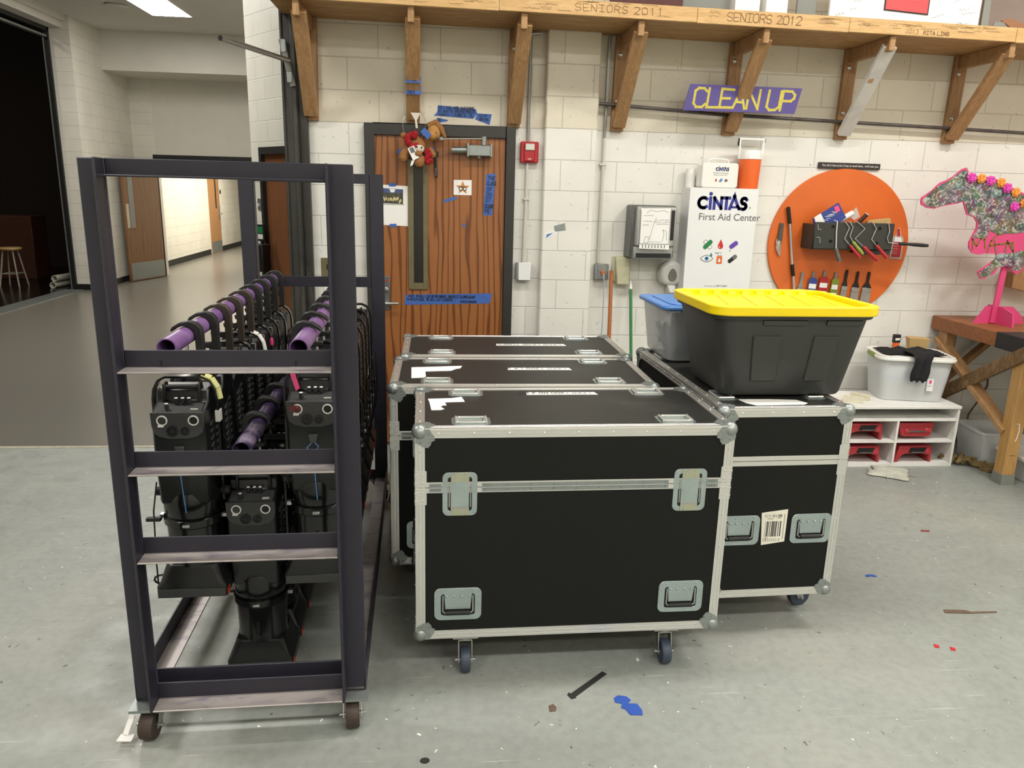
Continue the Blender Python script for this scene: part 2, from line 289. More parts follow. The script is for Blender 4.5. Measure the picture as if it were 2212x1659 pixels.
def ftext(body, size, mt, parent, loc, rot=(pi/2, 0, 0), offset=0, name='lettering', align='LEFT', sx=1, spacing=1):
    c = bpy.data.curves.new('t', 'FONT'); c.body = body; c.size = size; c.offset = offset; c.align_x = align; c.space_character = spacing
    o = bpy.data.objects.new('t', c); C.objects.link(o)
    me = bpy.data.meshes.new_from_object(o.evaluated_get(bpy.context.evaluated_depsgraph_get())); bpy.data.objects.remove(o); bpy.data.curves.remove(c)
    me.materials.clear(); me.materials.append(K[mt]); q = bpy.data.objects.new(name, me); C.objects.link(q); q.parent = parent; q.location = loc; q.rotation_euler = rot; q.scale = (sx, 1, 1); return q
D = 5.485
# ================================================================== SETTING
struct('floor', MB().box(-5.2, 4.9, -4.2, 5.40, -.1, 0), 'concrete', smooth=0)
struct('floor_hall', MB().box(-9.6, -.9, 5.40, 27, -.1, 0).box(-.9, 4.9, 5.40, 5.7, -.1, 0), 'vinyl', smooth=0)
struct('trim_1', MB().box(-5.2, -1.05, 5.385, 5.42, 0, .004), mat('threshold_strip', 'bdb6a2', .6, 0, .3, 30), smooth=0)
m = MB(); m.box(-.9, -.507, D, D+.2, 0, 2.25).box(.509, 4.9, D, D+.2, 0, 2.25).box(-1.02, 4.9, D, D+.2, 2.25, 4.7).box(-5.2, -1.02, D, D+.2, 3.25, 4.7)
struct('wall_back', m, 'block_x', smooth=0)
m = MB(); m.box(.705, 1.063, D-.085, D, 0, 4.6)
struct('wall_pilaster', m, 'block_x', smooth=0, bev=.008)
struct('wall_right', MB().box(4.9, 5.1, -4.2, 5.7, 0, 4.7), 'block_w', smooth=0)
struct('wall_left', MB().box(-5.4, -5.2, -4.2, 5.685, 0, 4.7), 'block_w', smooth=0)
struct('wall_front', MB().box(-5.4, 5.1, -4.4, -4.2, 0, 4.7), 'block_x', smooth=0)
struct('ceiling', MB().box(-5.4, 5.1, -4.4, 5.685, 4.7, 4.8), 'ceil', smooth=0)
struct('baseboard_back', MB().box(1.08, 4.88, D-.012, D, 0, .1).box(.515, .7, D-.012, D, 0, .1), mat('grey_base', '6f716d', .6), smooth=0)
# steel guide of the rolling door at the end of the wall
m = MB(); m.box(-1.02, -.925, 5.40, 5.50, 0, 3.25).box(-.925, -.872, 5.43, 5.48, 0, 3.25).box(-1.02, -1.005, 5.385, 5.40, 0, 3.25).box(-.955, -.93, 5.385, 5.40, 0, 3.25)
m.cyl((-.90, 5.43, 1.24), (-.90, 5.405, 1.24), .02, 14).cyl((-.925, 5.40, 1.37), (-.925, 5.37, 1.37), .006, 8).cyl((-.93, 5.40, 1.5), (-.93, 5.385, 1.55), .008, 8)
struct('trim_2', m, 'track', bev=.003)
# lobby and corridor
XL = -5.82
m = MB(); m.box(XL-.31, XL, 13.65, 15.85, 0, 4.4).box(XL, -5.42, 15.85, 16.05, 0, 4.4).box(XL-.33, XL-.13, 15.85, 26, 0, 4.4)
struct('wall_hall_left', m, 'block_w', smooth=0)
m = MB(); m.box(-5.42, -1.9, 15.85, 16.05, 2.31, 4.4).box(-3.5, -1.9, 15.85, 16.05, 0, 2.31)
struct('wall_hall_back', m, mat('hall_wall_paint', 'd8d5ca', .5, 0, .04, 4), smooth=0)
struct('wall_hall_header', MB().box(XL, -1.9, 14.75, 15.85, 3.66, 4.4), 'plaster', smooth=0)
struct('wall_hall_right', MB().box(-1.95, -1.8, 8.72, 16, 0, 4.4), 'block_w', smooth=0)
struct('wall_corridor', MB().box(-3.5, -3.3, 16.05, 26, 0, 3).box(-5.95, -3.3, 26, 26.2, 0, 3), 'block_w', smooth=0)
struct('ceiling_hall', MB().box(-6.2, -.9, 5.69, 15.85, 4.31, 4.4), 'ceil', smooth=0)
struct('ceiling_corridor', MB().box(-5.95, -3.3, 16.05, 26.2, 2.75, 2.85), 'ceil', smooth=0)
struct('trim_3', MB().box(-5.47, -3.45, 15.83, 15.86, 2.22, 2.31).box(-5.47, -5.40, 15.83, 15.86, 0, 2.22).box(-3.52, -3.45, 15.83, 15.86, 0, 2.22), 'black', smooth=0)
struct('baseboard_hall', MB().box(XL-.31, XL, 13.63, 13.65, 0, .1).box(XL, XL+.015, 13.63, 15.85, 0, .1).box(-5.95, -5.935, 16.05, 20.85, 0, .13).box(-5.95, -5.935, 21.95, 26, 0, .13), 'black', smooth=0)
# diagonal lobby wall with a door
a = math.atan2(8.1-8.7, -1.545+2.0)
m = MB(); m.box(0, .20, 0, .15, 0, 4.4).box(.20, 1.13, 0, .15, 2.2, 4.4).box(1.13, 1.6, 0, .15, 0, 4.4)
struct('wall_lobby', m, 'block_d', smooth=0, loc=(-2.0, 8.72, 0), rz=a)
d4 = struct('door_4', MB().box(.25, 1.08, .03, .07, 0, 2.13), mat('lobby_door_wood', '7d5134', .4, 0, .15, 3, 0, 100, (6, 1, .3)), smooth=0, loc=(-2.0, 8.72, 0), rz=a)
MB().box(.195, .25, -.012, .1, 0, 2.2).box(1.08, 1.135, -.012, .1, 0, 2.2).box(.25, 1.08, -.012, .1, 2.13, 2.2).build('door_frame', 'jamb', d4)
# stage opening left of the lobby
m = MB(); m.box(-6.13, -5.93, 6.5, 13.65, 4.12, 4.4)
struct('wall_stage_header', m, 'plaster', smooth=0)
struct('trim_4', MB().box(-5.93, -5.87, 6.5, 14.75, 4.22, 4.31), 'plaster', smooth=0)
struct('trim_5', MB().box(-6.19, -6.13, 13.6, 13.66, 0, 4.12).box(-6.19, -6.13, 6.5, 13.66, 4.06, 4.12), 'black', smooth=0)
struct('trim_6', MB().box(-6.215, -6.195, 13.6, 13.63, 0, 4.0).box(-6.215, -6.14, 6.5, 13.6, 3.97, 4.0), 'galv', smooth=0)
struct('trim_7', MB().box(-6.32, -6.02, 6.5, 13.62, 0, .012), 'galv', smooth=0)
struct('floor_stage', MB().box(-13, -6.32, 6, 17.5, .0, .01), 'stagefl', smooth=0)
struct('wall_stage', MB().box(-13, -6.1, 17.3, 17.5, 0, 6).box(-13.2, -13, 6, 17.5, 0, 6).box(-13, -6.1, 5.7, 5.9, 0, 6).box(-6.2, -6.13, 13.66, 17.3, 0, 6), 'stage', smooth=0)
struct('ceiling_stage', MB().box(-13, -6.13, 6, 17.5, 6, 6.1), 'stage', smooth=0)
# open door leaf of the corridor
LA = math.atan2(14.75-15.72, -5.70+5.39)
d2 = struct('door_2', MB().box(0, .98, -.022, .022, .01, 2.2), 'oak2', smooth=0, loc=(-5.40, 15.74, 0), rz=LA)
MB().box(.73, .86, .022, .028, .98, 2.0).build('vision_panel', mat('grey_glass', '8f9390', .25), d2)
MB().box(.70, .73, .021, .03, .96, 2.02).box(.70, .86, .021, .03, .96, .98).build('vision_trim', 'oak', d2)
MB().box(.88, .95, .022, .027, .98, 1.41).build('push_plate', mat('ivory_plate', 'c9c0a8', .4), d2)
MB().box(.02, .95, .022, .027, .03, .34).build('kick_plate', 'galv', d2)
# door in the corridor wall
d3 = struct('door_3', MB().box(-5.955, -5.93, 20.95, 21.9, 0, 2.13), mat('corridor_door_wood', 'a97c50', .4, 0, .12, 3), smooth=0)
MB().box(-5.93, -5.925, 20.96, 21.89, .02, .3).build('kick_plate', 'galv', d3)
MB().box(-5.93, -5.92, 21.78, 21.86, .85, 1.2).build('lock_plate', 'steel', d3); MB().cyl((-5.92, 21.8, 1.0), (-5.85, 21.8, 1.0), .012).cyl((-5.85, 21.8, 1.0), (-5.85, 21.66, 1.0), .01).build('lever', 'steel', d3)
MB().box(-5.94, -5.924, 21.5, 21.6, 1.15, 1.95).build('vision_panel', 'smoke', d3)
tag(MB().box(-5.95, -5.93, 22.02, 22.1, 1.52, 1.62).build('card_reader', 'dgrey'), 'small dark card reader on the corridor wall beside the far door', 'card reader')
# hall light, speaker
t = thing('ceiling_light', 'bright white rectangular troffer light in the hall ceiling', 'ceiling light', (-4.12, 12.1, 4.305))
MB().box(-.29, .29, -1.2, 1.2, -.006, .0).build('diffuser', emis('lit_diffuser', 'fffaf0', 22), t)
ringprism(MB(), [(-.31, -1.22), (.31, -1.22), (.31, 1.22), (-.31, 1.22)], [(-.29, -1.2), (.29, -1.2), (.29, 1.2), (-.29, 1.2)], -.012, .004, 'z').build('frame', 'white', t)
tag(MB().lathe([(.0, 0), (.15, 0), (.17, -.02), (.14, -.03), (0, -.03)], (-4.72, 12.72, 4.31), 24).build('ceiling_speaker', 'plaster'), 'round white flush ceiling speaker beside the hall troffer light', 'speaker')
# things on the stage
tag(MB().box(-8.6, -7.4, 14.95, 15.5, .01, 1.15).build('stage_cabinet', 'brownpanel', bev=.01), 'reddish brown wooden cabinet standing in the dark stage behind the stool', 'cabinet')
t = thing('stool', 'round wooden topped stool with pale metal legs on the dark stage', 'stool', (-7.3, 13.95, .01))
MB().lathe([(0, .62), (.17, .62), (.18, .64), (.17, .66), (0, .66)]).build('seat', 'stoolw', t)
for k in range(4):
    q = pi/4+k*pi/2; MB().tube([(.11*cos(q), .11*sin(q), .62), (.22*cos(q), .22*sin(q), 0)], .014).build('leg', 'stoolm', t)
MB().tube([(.17*cos(pi/4+k*pi/2), .17*sin(pi/4+k*pi/2), .22) for k in range(4)], .009, 6, True).build('foot_ring', 'stoolm', t)
for k, (x, z, lb) in enumerate(((-6.58, .06, 'white pvc pipe lying on the stage floor, lower of the stacked pair'), (-6.54, .172, 'white pvc pipe resting on top of the other pipe by the stage door'))):
    m = MB(); p = rrect(-.055, .055, -.055, .055, .0549, 6); q = rrect(-.046, .046, -.046, .046, .0459, 6)
    ringprism(m, p, q, 0, 1.1); tag(m.build('pvc_pipe', 'pvc', loc=(x, 13.75, z), rz=-.15), lb, 'pipe', 'white pvc pipes on the stage')
# stand by the lobby door
t = thing('sanitizer_stand', 'black pole stand with a black box and small sign beside the lobby door', 'stand', (-1.87, 8.42, 0), -.5)
MB().box(-.16, .16, -.12, .12, 0, .012).build('base', 'black', t); MB().tube([(0, 0, 0), (0, 0, 1.35)], .018).build('pole', 'black', t)
MB().frus((-.07, .07, -.08, .02, .93), (-.1, .1, -.12, .02, 1.22)).build('dispenser_box', 'black', t, bev=.01)
sg = MB().box(-.06, .06, -.03, -.02, 1.25, 1.42).build('sign_holder', 'black', t); MB().box(-.04, .04, -.033, -.03, 1.33, 1.40).build('label_patch', 'greentape', sg); MB().box(-.04, .04, -.033, -.03, 1.27, 1.32).build('label_patch', 'paper', sg)
sw = thing('light_switch', 'small grey light switch plate on the white lobby wall', 'switch', (-2.0, 8.72, 0), a)
MB().box(.105, .175, -.008, 0, 1.56, 1.68).build('plate', 'galv', sw); MB().box(.13, .15, -.014, -.008, 1.6, 1.63).build('toggle', 'paper', sw)
# ================================================================== DOOR 1
d1 = struct('door_1', MB().box(-.447, .447, 5.445, 5.49, .01, 2.175), 'oak', smooth=0)
m = MB(); m.box(-.507, -.443, 5.425, 5.7, 0, 2.25).box(.443, .509, 5.425, 5.7, 0, 2.25).box(-.443, .443, 5.425, 5.7, 2.175, 2.25)
m.build('door_frame', 'jamb', d1, bev=.003)
m = MB(); m.box(-.220, -.183, 5.433, 5.446, 1.145, 2.02).box(-.118, -.085, 5.433, 5.446, 1.145, 2.02).box(-.183, -.118, 5.433, 5.446, 1.145, 1.19).box(-.183, -.118, 5.433, 5.446, 1.985, 2.02)
m.build('vision_frame', 'slit', d1, bev=.002); MB().box(-.183, -.118, 5.440, 5.4455, 1.19, 1.985).build('vision_glass', 'smoke', d1)
lk = MB().box(-.402, -.352, 5.436, 5.446, .995, 1.235).build('lock_plate', mat('grey_lock_plate', '85888a', .35, .7, .1), d1, bev=.004)
MB().box(-.397, -.362, 5.434, 5.437, 1.20, 1.207).build('indicator', 'redink', lk); MB().lathe([(.018, 0), (.018, -.006), (.012, -.008), (0, -.008)], (-.378, 5.436, 1.14), 16, 'y').build('key_cylinder', 'steel', lk)
MB().cyl((-.378, 5.436, 1.05), (-.378, 5.385, 1.05), .013).tube([(-.378, 5.387, 1.05), (-.36, 5.383, 1.05), (-.29, 5.383, 1.051)], [.013, .011, .010]).build('lever', 'steel', lk)
cl = MB().box(.18, .345, 5.37, 5.445, 2.055, 2.125).build('closer', 'galv', d1, bev=.004)
MB().cyl((.075, 5.405, 2.09), (.18, 5.405, 2.092), .021, 14).build('closer_tube', 'galv', cl); MB().box(.177, .192, 5.365, 5.446, 2.048, 2.138).box(.333, .348, 5.365, 5.446, 2.048, 2.138).cyl((.26, 5.405, 2.06), (.26, 5.405, 2.04), .013).build('bracket', 'galv', cl, bev=.003)
MB().beam((.01, 5.33, 2.155), (.29, 5.38, 2.168), .022, .006).cyl((.29, 5.38, 2.125), (.29, 5.38, 2.18), .018).cyl((.005, 5.33, 2.147), (.005, 5.33, 2.163), .016).beam((.005, 5.33, 2.16), (.02, 5.425, 2.19), .02, .006).build('closer_arm', 'galv', cl)
# ================================================================== things on the door and the wall
YD = 5.4448
def strip(name, pts, mt, label, cat, y=YD, group=None, th=.0012, parent=None):
    o = MB().prism(pts, y-th, y).build(name, mt, parent, smooth=0)
    return tag(o, label, cat, group) if label else o
def note(o, lines, y, size, w, mt='ink', dz=None, slant=.04, asp=.8, jit=.25):
    m = MB()
    for (txt, x, z, *s) in lines: write(m, txt, (x, y, z), s[0] if s else size, w, jit=jit, slant=slant, asp=s[1] if len(s) > 1 else asp)
    return m.build('handwriting', mt, o, smooth=0)
yt = YD-.0017
o = strip('tape_note', [(-.243, 1.105), (.367, 1.121), (.352, 1.05), (-.252, 1.033)], 'bluetape', 'long blue tape strip with a three line handwritten note below the door window', 'tape')
note(o, [('TODAY, ME WILL LIVE IN THE MOMENT, UNLESS IT IS UNPLEASANT', -.225, 1.088, .016, .575), ('IN WHICH CASE, ME WILL EAT A COOKIE. -', -.235, 1.065, .017, .62), ('COOKIE MONSTER', .14, 1.058-.004, .0125, .72)], yt, .017, .0026)
o = strip('tape_note', [(.314, 1.94), (.378, 1.944), (.358, 1.663), (.296, 1.665)], 'bluetape', 'upright blue tape strip with seven lines of marker lettering right of the star card', 'tape')
note(o, [('THE', .325, 1.902, .024), ('CLASS', .320, 1.866, .024, .55), ('OF', .319, 1.826, .026), ('20', .315, 1.79, .026), ('27', .312, 1.755, .024), ('SCARE', .307, 1.714, .024, .55), ('ME', .307, 1.677, .03)], yt, .026, .004)
strip('tape_scrap', [(.019, 1.742), (.03, 1.765), (.112, 1.787), (.115, 1.77), (.06, 1.752)], 'bluetape', 'short blank blue tape piece stuck under the star card', 'tape')
o = strip('tape_scrap', [(.150, 1.60), (.172, 1.603), (.176, 1.582), (.163, 1.577)], 'bluetape', 'tiny blue tape scrap low on the door, right of the window strip', 'tape')
strip('tape_scrap', [(-.29, 2.075), (-.25, 2.10), (-.20, 2.095), (-.235, 2.045), (-.28, 2.05)], 'bluetape', 'blue tape corner sticking out left of the hanging plush toys', 'tape')
strip('tape_scrap', [(-.07, 2.10), (-.043, 2.105), (-.045, 2.06), (-.06, 2.04), (-.08, 2.045)], 'bluetape', 'blue tape corner sticking out right of the hanging plush toys', 'tape')
strip('tape_strip', [(-.225, 2.035), (-.225, 2.0), (-.09, 2.005), (-.09, 2.035), (-.05, 2.04), (-.012, 2.045), (-.01, 2.08), (-.11, 2.078)], 'scrapblack', 'black tape patch over the top of the door window', 'tape')
t = thing('marker_pen', 'black marker pen hanging upright beside the door window', 'pen', (-.031, 5.425, 1.91))
MB().tube([(.004, 0, 0), (0, 0, .07)], .009).build('barrel', 'ink', t); MB().tube([(0, 0, .07), (-.006, 0, .155)], .0075).build('cap', 'rubber', t); m = MB(); scribble(m, (-.003, -.0095, .01), .05, .007, .002, (0, 0, 1), (1, 0, 0)); m.build('pen_print', 'paper', t)
t = thing('poster', 'white paper sheet with a cast photo taped left of the door window', 'poster', (0, 0, 0))
strip('sheet', [(-.408, 1.853), (-.218, 1.847), (-.222, 1.579), (-.409, 1.585)], 'paper', None, None, parent=t)
ph = strip('photo', [(-.397, 1.831), (-.253, 1.824), (-.254, 1.728), (-.397, 1.731)], 'poster', None, None, YD-.0013, parent=t)
strip('photo_backdrop', [(-.397, 1.831), (-.253, 1.824), (-.253, 1.80), (-.397, 1.80)], 'posterb', None, None, YD-.0022, parent=ph, th=.0004)
strip('photo_sign', [(-.345, 1.826), (-.305, 1.824), (-.313, 1.803), (-.337, 1.804)], 'paper', None, None, YD-.0027, parent=ph, th=.0003)
m = MB()
for i in range(14): x = -.385+i*.009+random.uniform(-.003, .003); z = 1.752+random.uniform(-.006, .02); m.ball((x, YD-.0028, z), .0045, 6, (1, .1, 1)); m.box(x-.004, x+.004, YD-.003, YD-.0026, z-.016, z-.003)
m.build('photo_figures', mat('cream_costume', 'd3c490', .6), ph)
m = MB(); scribble(m, (-.398, yt-.001, 1.722), .15, .003, .0018); m.build('caption', 'ink', t)
for x, z in ((-.325, 1.853), (-.325, 1.582)): strip('tape_tab', [(x-.025, z-.011), (x+.025, z-.010), (x+.024, z+.012), (x-.022, z+.010)], 'bluetape', None, None, YD-.0013, parent=t)
t = thing('star_card', 'white card with an orange star and two theatre masks on the door', 'card', (0, 0, 0))
strip('card', [(.091, 1.896), (.214, 1.898), (.214, 1.797), (.091, 1.797)], 'paper', None, None, parent=t)
st = [(.153+(.048 if k % 2 == 0 else .02)*sin(k*pi/5), 1.845+(.046 if k % 2 == 0 else .019)*cos(k*pi/5)) for k in range(10)]
strip('star', st, 'orangeink', None, None, YD-.0013, parent=t)
st = [(.153+(p[0]-.153)*.82, 1.845+(p[1]-1.845)*.82) for p in st]; strip('star_face', st, mat('tan_star', 'c8904e', .5), None, None, YD-.0026, parent=t)
for sx in (-1, 1):
    c = .153+sx*.014; mk = strip('mask', [(c-.013, 1.852+.003*sx), (c+.013, 1.852-.003*sx), (c+.011, 1.833), (c, 1.822), (c-.011, 1.833)], 'ink', None, None, YD-.0039, parent=t)
    strip('mask_face', [(c-.008, 1.847), (c-.002, 1.845), (c+.002, 1.845), (c+.008, 1.847), (c+.006, 1.834), (c, 1.829), (c-.006, 1.834)], 'paper', None, None, YD-.0052, parent=mk)
# tape notes on the wall above the door and on the post
yw = D-.0005
o = strip('tape_note', [(-.018, 2.379), (.238, 2.363), (.248, 2.335), (.222, 2.300), (-.044, 2.312), (-.022, 2.335)], 'bluetape', 'wide blue tape note with three handwritten lines on the block wall above the door', 'tape', yw)
note(o, [('HI! YOU ARE AWESOME', -.012, 2.357, .0165, .86), ('ALWAYS REMEMBER', -.015, 2.335, .0175, 1.02), ('THAT! - JUNE W. SL', -.013, 2.312, .0165, .92)], yw-.0017, .017, .003)
o = strip('tape_note', [(.247, 2.336), (.347, 2.333), (.332, 2.264), (.285, 2.280), (.233, 2.297)], 'bluetape', 'smaller blue tape note with two handwritten lines right of the wide note', 'tape', yw)
note(o, [('HI MY', .262, 2.312, .016), ('BRYAN', .262, 2.288, .018, .72)], yw-.0017, .017, .003)
o = strip('tape_note', [(-.024, 2.300), (.052, 2.287), (.048, 2.279), (-.018, 2.268)], 'bluetape', 'small pointed blue tape scrap reading HI under the wide wall note', 'tape', yw)
note(o, [('HI', -.016, 2.279, .014)], yw-.0017, .014, .003)
def ray(px, py): return nn+rr*((px-1106)/1657.7)-ud*((py-829.5)/1657.7)
def at(px, py, Y):          # point of the plane y = Y seen at a photo pixel (for tracing outlines on known planes)
    d = ray(px, py); t = Y/d.y; return Vector((d.x*t, Y, HC+d.z*t))
def at2(px, py, Y): p = at(px, py, Y); return (p.x, p.z)
# ================================================================== OVERHEAD SHELF
sh = thing('wall_shelf', 'long overhead pine shelf with signed front boards carried on seven wooden brackets', 'shelf', (0, 0, 2.874)); sh.rotation_euler.y = .0135
MB().box(-1.0, 4.85, 4.955, D, 0, .02).build('shelf_board', 'pine', sh, smooth=0)
cuts = [-1.0, .345, 1.548, 2.514, 3.62, 4.85]; fb = []
for k in range(5):
    fb.append(MB().box(cuts[k], cuts[k+1]-.002, 4.93, 4.955, -.004+.003*(k % 2), .083).build('fascia_board', 'fascia', sh, bev=.002, smooth=0))
yf = 4.9292
m = MB(); write(m, 'SENIORS 2011', (.80, yf, .024), .038, .003, track=1.5, jit=.3, asp=1.25); m.build('lettering', 'pencil', fb[1], smooth=0)
m = MB(); write(m, 'SENIORS 2012', (1.735, yf, .018), .048, .0038, track=1.28, jit=.25); m.build('lettering', 'pencil', fb[2], smooth=0)
m = MB(); write(m, 'RITA LING', (3.0, yf, .010), .021, .004, jit=.3); write(m, '2013', (2.88, yf, .012), .024, .0016, jit=.3); m.build('lettering', 'pencil', fb[3], smooth=0)
for k, n in ((0, 16), (1, 14), (2, 11), (3, 26), (4, 5)):
    m = MB()
    for i in range(n):
        x = random.uniform(cuts[k]+.04 if k != 2 else (1.57 if i < 3 else 2.28), (cuts[k+1] if k < 4 else 4.2)-.14 if not (k == 2 and i < 3) else 1.64); z = random.uniform(.03 if k == 3 else .012, .068)
        if k == 1 and .74 < x < 1.22: z = random.uniform(.066, .074)
        scribble(m, (x, yf, z), random.uniform(.05, .11), random.uniform(.006, .012), .0014, up=(0, 0, 1))
    m.build('signatures', 'pencil', fb[k], smooth=0)
for k, X in enumerate((-.84, -.175, .50, 1.215, 2.005, 2.825, 3.632)):
    zb = -.622+.010*X
    p = MB().box(X-.044, X+.044, 5.447, D, zb, -.001).build('bracket_post', 'stud', sh, bev=.003, smooth=0)
    MB().box(X-.019, X+.019, 4.957, 5.447, -.089, -.001).build('bracket_arm', 'brace', p, bev=.003, smooth=0)
    w = k == 5
    m = MB().beam((X+.002, 5.425, zb+.03), (X+.01, 5.005, -.052), .089, .038, (0, -1, 0))
    b = m.build('bracket_brace', 'whitebrace' if w else 'brace', p, bev=.003, smooth=0)
    if w:
        b['label'] = 'white painted brace with a bare rectangle'
        MB().beam((X-.012, 5.168-.0205, -.24-.015), (X-.008, 5.077-.0205, -.118-.015), .034, .003, (0, -1, 0)).build('bare_patch', 'brace', b, smooth=0)
    m = MB()
    for z in (-.12, -.42):
        m.lathe([(.014, 0), (.014, -.004), (.006, -.008), (0, -.008)], (X-.012, 5.447, z), 12, 'y')
    m.build('bolt', 'steel', p)
pt = sh.children
# tape notes wrapped on the bracket behind the door
for zz, hh, lb, ls in ((2.505, .042, 'faded blue tape band around the bracket above the door, upper of the two', (('I AM SO', .010), ('NOT SURE', -.008))), (2.448, .056, 'blue tape with three lines of writing on the door bracket, lower of the two', (('IN BOOKS', .012), ('WERKIN', -.003), ('JUNE W', -.019)))):
    yb = 5.44-(zz-2.28)/.59*.44-.038
    o = tag(MB().box(-.222, -.125, yb, yb+.012, zz-hh/2, zz+hh/2).build('tape_note', 'bluetape', smooth=0), lb, 'tape'); o.data = o.data.copy()
    m = MB()
    for s, dz in ls: write(m, s, (-.214, yb-.0008, zz+dz-.004), .011, .0022, jit=.3, asp=.85)
    m.build('handwriting', 'inkblue' if hh < .05 else 'ink', o, smooth=0)
# iron bar through the brackets and the CLEAN UP board
tag(MB().tube([(1.03, 5.42, 2.422), (1.275, 5.428, 2.41), (1.924, 5.43, 2.378), (2.756, 5.432, 2.359), (3.51, 5.432, 2.342), (4.6, 5.432, 2.315)], .0125, 10).build('iron_bar', 'pipe'), 'long rusty iron bar lying through the shelf brackets', 'bar')
t = thing('clean_up_sign', 'purple parallelogram board with hand painted yellow words CLEAN UP', 'sign', (0, 0, 0))
MB().prism([(1.598, 2.379), (1.638, 2.545), (2.402, 2.543), (2.367, 2.381)], 5.250, 5.258).build('board', 'purpsign', t, smooth=0)
m = MB(); write(m, 'CLEAN', (1.665, 5.2492, 2.405), .115, .016, track=1.18, jit=.12, slant=.1, asp=1.0); write(m, 'UP', (2.165, 5.2492, 2.400), .12, .016, track=1.15, jit=.12, slant=.1, asp=1.05); m.build('lettering', 'yellowpaint', t, smooth=0)
# things standing on the shelf
def stand_(name, px0, py0, px1, py1, h, mt, lb, cat, y=4.99, th=.02, lean=.0):
    a_, b_ = at(px0, py0, y), at(px1, py1, y); z0 = 2.8955-.0135*a_.x; z1 = 2.8955-.0135*b_.x
    o = MB().prism([(a_.x, z0), (b_.x, z1), (b_.x, z1+h), (a_.x, z0+h)], y, y+th).build(name, mt, smooth=0)
    if lb: tag(o, lb, cat)
    return o, a_.x, b_.x, z0
stand_('painted_board', 1318, 3, 1474, 8, .3, 'maroon', 'dark maroon board standing on the shelf above the letters 2011', 'board')
stand_('white_box', 1588, 12, 1641, 14, .22, 'paper', 'plain white box on the shelf, left of the pair above SENIORS 2012', 'box', th=.14)
o, xa, xb, z0 = stand_('white_box', 1655, 14, 1701, 16, .22, 'paper', 'white box with pencil marks on the shelf, right of the pair above SENIORS 2012', 'box', th=.14)
m = MB(); scribble(m, (xa+.04, 4.989, z0+.05), .03, .02, .003); m.build('pencil_marks', 'graph', o, smooth=0)
stand_('grey_panel', 1475, 8, 1575, 12, .24, 'greyart', 'plain pale grey panel on the shelf between the maroon board and the white boxes', 'panel', y=5.05)
stand_('grey_panel', 1722, 16, 1762, 20, .25, 'greyart', 'narrow grey panel on the shelf between the white boxes and the signed sheet', 'panel', y=5.05)
o, xa, xb, z0 = stand_('signed_board', 1792, 22, 2113, 48, .55, 'paper', 'large white board covered in signatures with a red square, standing on the shelf', 'board')
q = [at2(1908, -10, 4.988), at2(2001, -6, 4.988), at2(2004, 33, 4.988), at2(1909, 22, 4.988)]
MB().prism([q[3], q[2], (q[2][0], q[2][1]+.3), (q[3][0], q[3][1]+.3)], 4.985, 4.9895).build('red_square_border', 'ink', o, smooth=0)
MB().prism([(q[3][0]+.006, q[3][1]+.006), (q[2][0]-.008, q[2][1]+.007), (q[2][0]-.008, q[2][1]+.29), (q[3][0]+.006, q[3][1]+.29)], 4.983, 4.9845).build('red_square', 'redsq', o, smooth=0)
m = MB()
for i in range(34):
    x = random.uniform(xa+.03, xb-.12); z = z0+random.uniform(.01, .3)
    if x > q[3][0]-.12 and x < q[2][0]+.02: continue
    scribble(m, (x, 4.989, z), random.uniform(.05, .1), .02, .0015, (1, 0, .25), (0, 0, 1))
m.build('signatures', 'graph', o, smooth=0)
o, xa, xb, z0 = stand_('painted_canvas', 2119, 49, 2300, 62, .4, 'greybrown', 'canvas painted in grey and brown shapes at the right end of the shelf', 'canvas')
MB().prism([(xa, z0), (xa+.05, z0), (xa+.04, z0+.35), (xa, z0+.35)], 4.986, 4.989).build('grey_band', 'greyart', o, smooth=0)
MB().prism([(xa+.07, z0+.03), (xa+.13, z0+.02), (xa+.19, z0+.06), (xa+.15, z0+.10), (xa+.09, z0+.10)], 4.986, 4.989).build('grey_leaf', 'greyart', o, smooth=0)
MB().prism([(xa+.08, z0), (xa+.5, z0), (xa+.5, z0+.03), (xa+.2, z0+.12), (xa+.13, z0+.11), (xa+.2, z0+.07)], 4.985, 4.988).build('brown_shape', mat('art_brown', '9c6c4c', .7), o, smooth=0)
# ================================================================== plush toys hanging from the bracket
t = thing('plush_moose', 'tan plush animal head with a long ear hanging behind the bear', 'plush toy', (-.052, 5.375, 2.195))
MB().ball((.01, 0, .0), .052, 14, (.9, .8, 1.05)).ball((-.005, -.035, -.02), .035, 12, (1, 1, .9)).build('head', 'plushlt', t)
MB().tube([(-.03, .0, .04), (.02, -.005, .065), (.055, -.01, .025), (.085, -.015, -.03), (.06, -.015, -.02)], [.02, .022, .022, .009, .004], 10).build('ear', 'plush', t); MB().ball((.022, -.042, -.004), .006, 8).build('eye', 'ink', t)
strip('blue_tape_flag', [(-.13, 2.195), (-.103, 2.22), (-.058, 2.18), (-.083, 2.145)], 'bluetape', None, None, 5.30, parent=None)
bpy.data.objects['blue_tape_flag']['label'] = 'blue tape flag across the plush animal face under the wire loop'; bpy.data.objects['blue_tape_flag']['category'] = 'tape'
t = thing('plush_bear', 'brown plush bear with red mane and paper tag hanging on a wire loop', 'plush toy', (-.158, 5.345, 2.085))
MB().ball((0, 0, .02), .062, 16, (1, .75, 1.1)).build('body', 'plush', t)
MB().ball((.02, -.05, .0), .034, 12, (1, .9, .8)).build('muzzle', mat('white_plush', 'd6cdbd', .9, 0, .1, 50), t)
for sx, x, z in ((1, .005, .012), (1, .035, .008)): MB().ball((x, -.078, z), .006, 8).build('eye', 'ink', t)
MB().ball((.012, -.065, -.03), .028, 12, (1, .8, .8)).build('snout', 'plush', t)
m = MB()
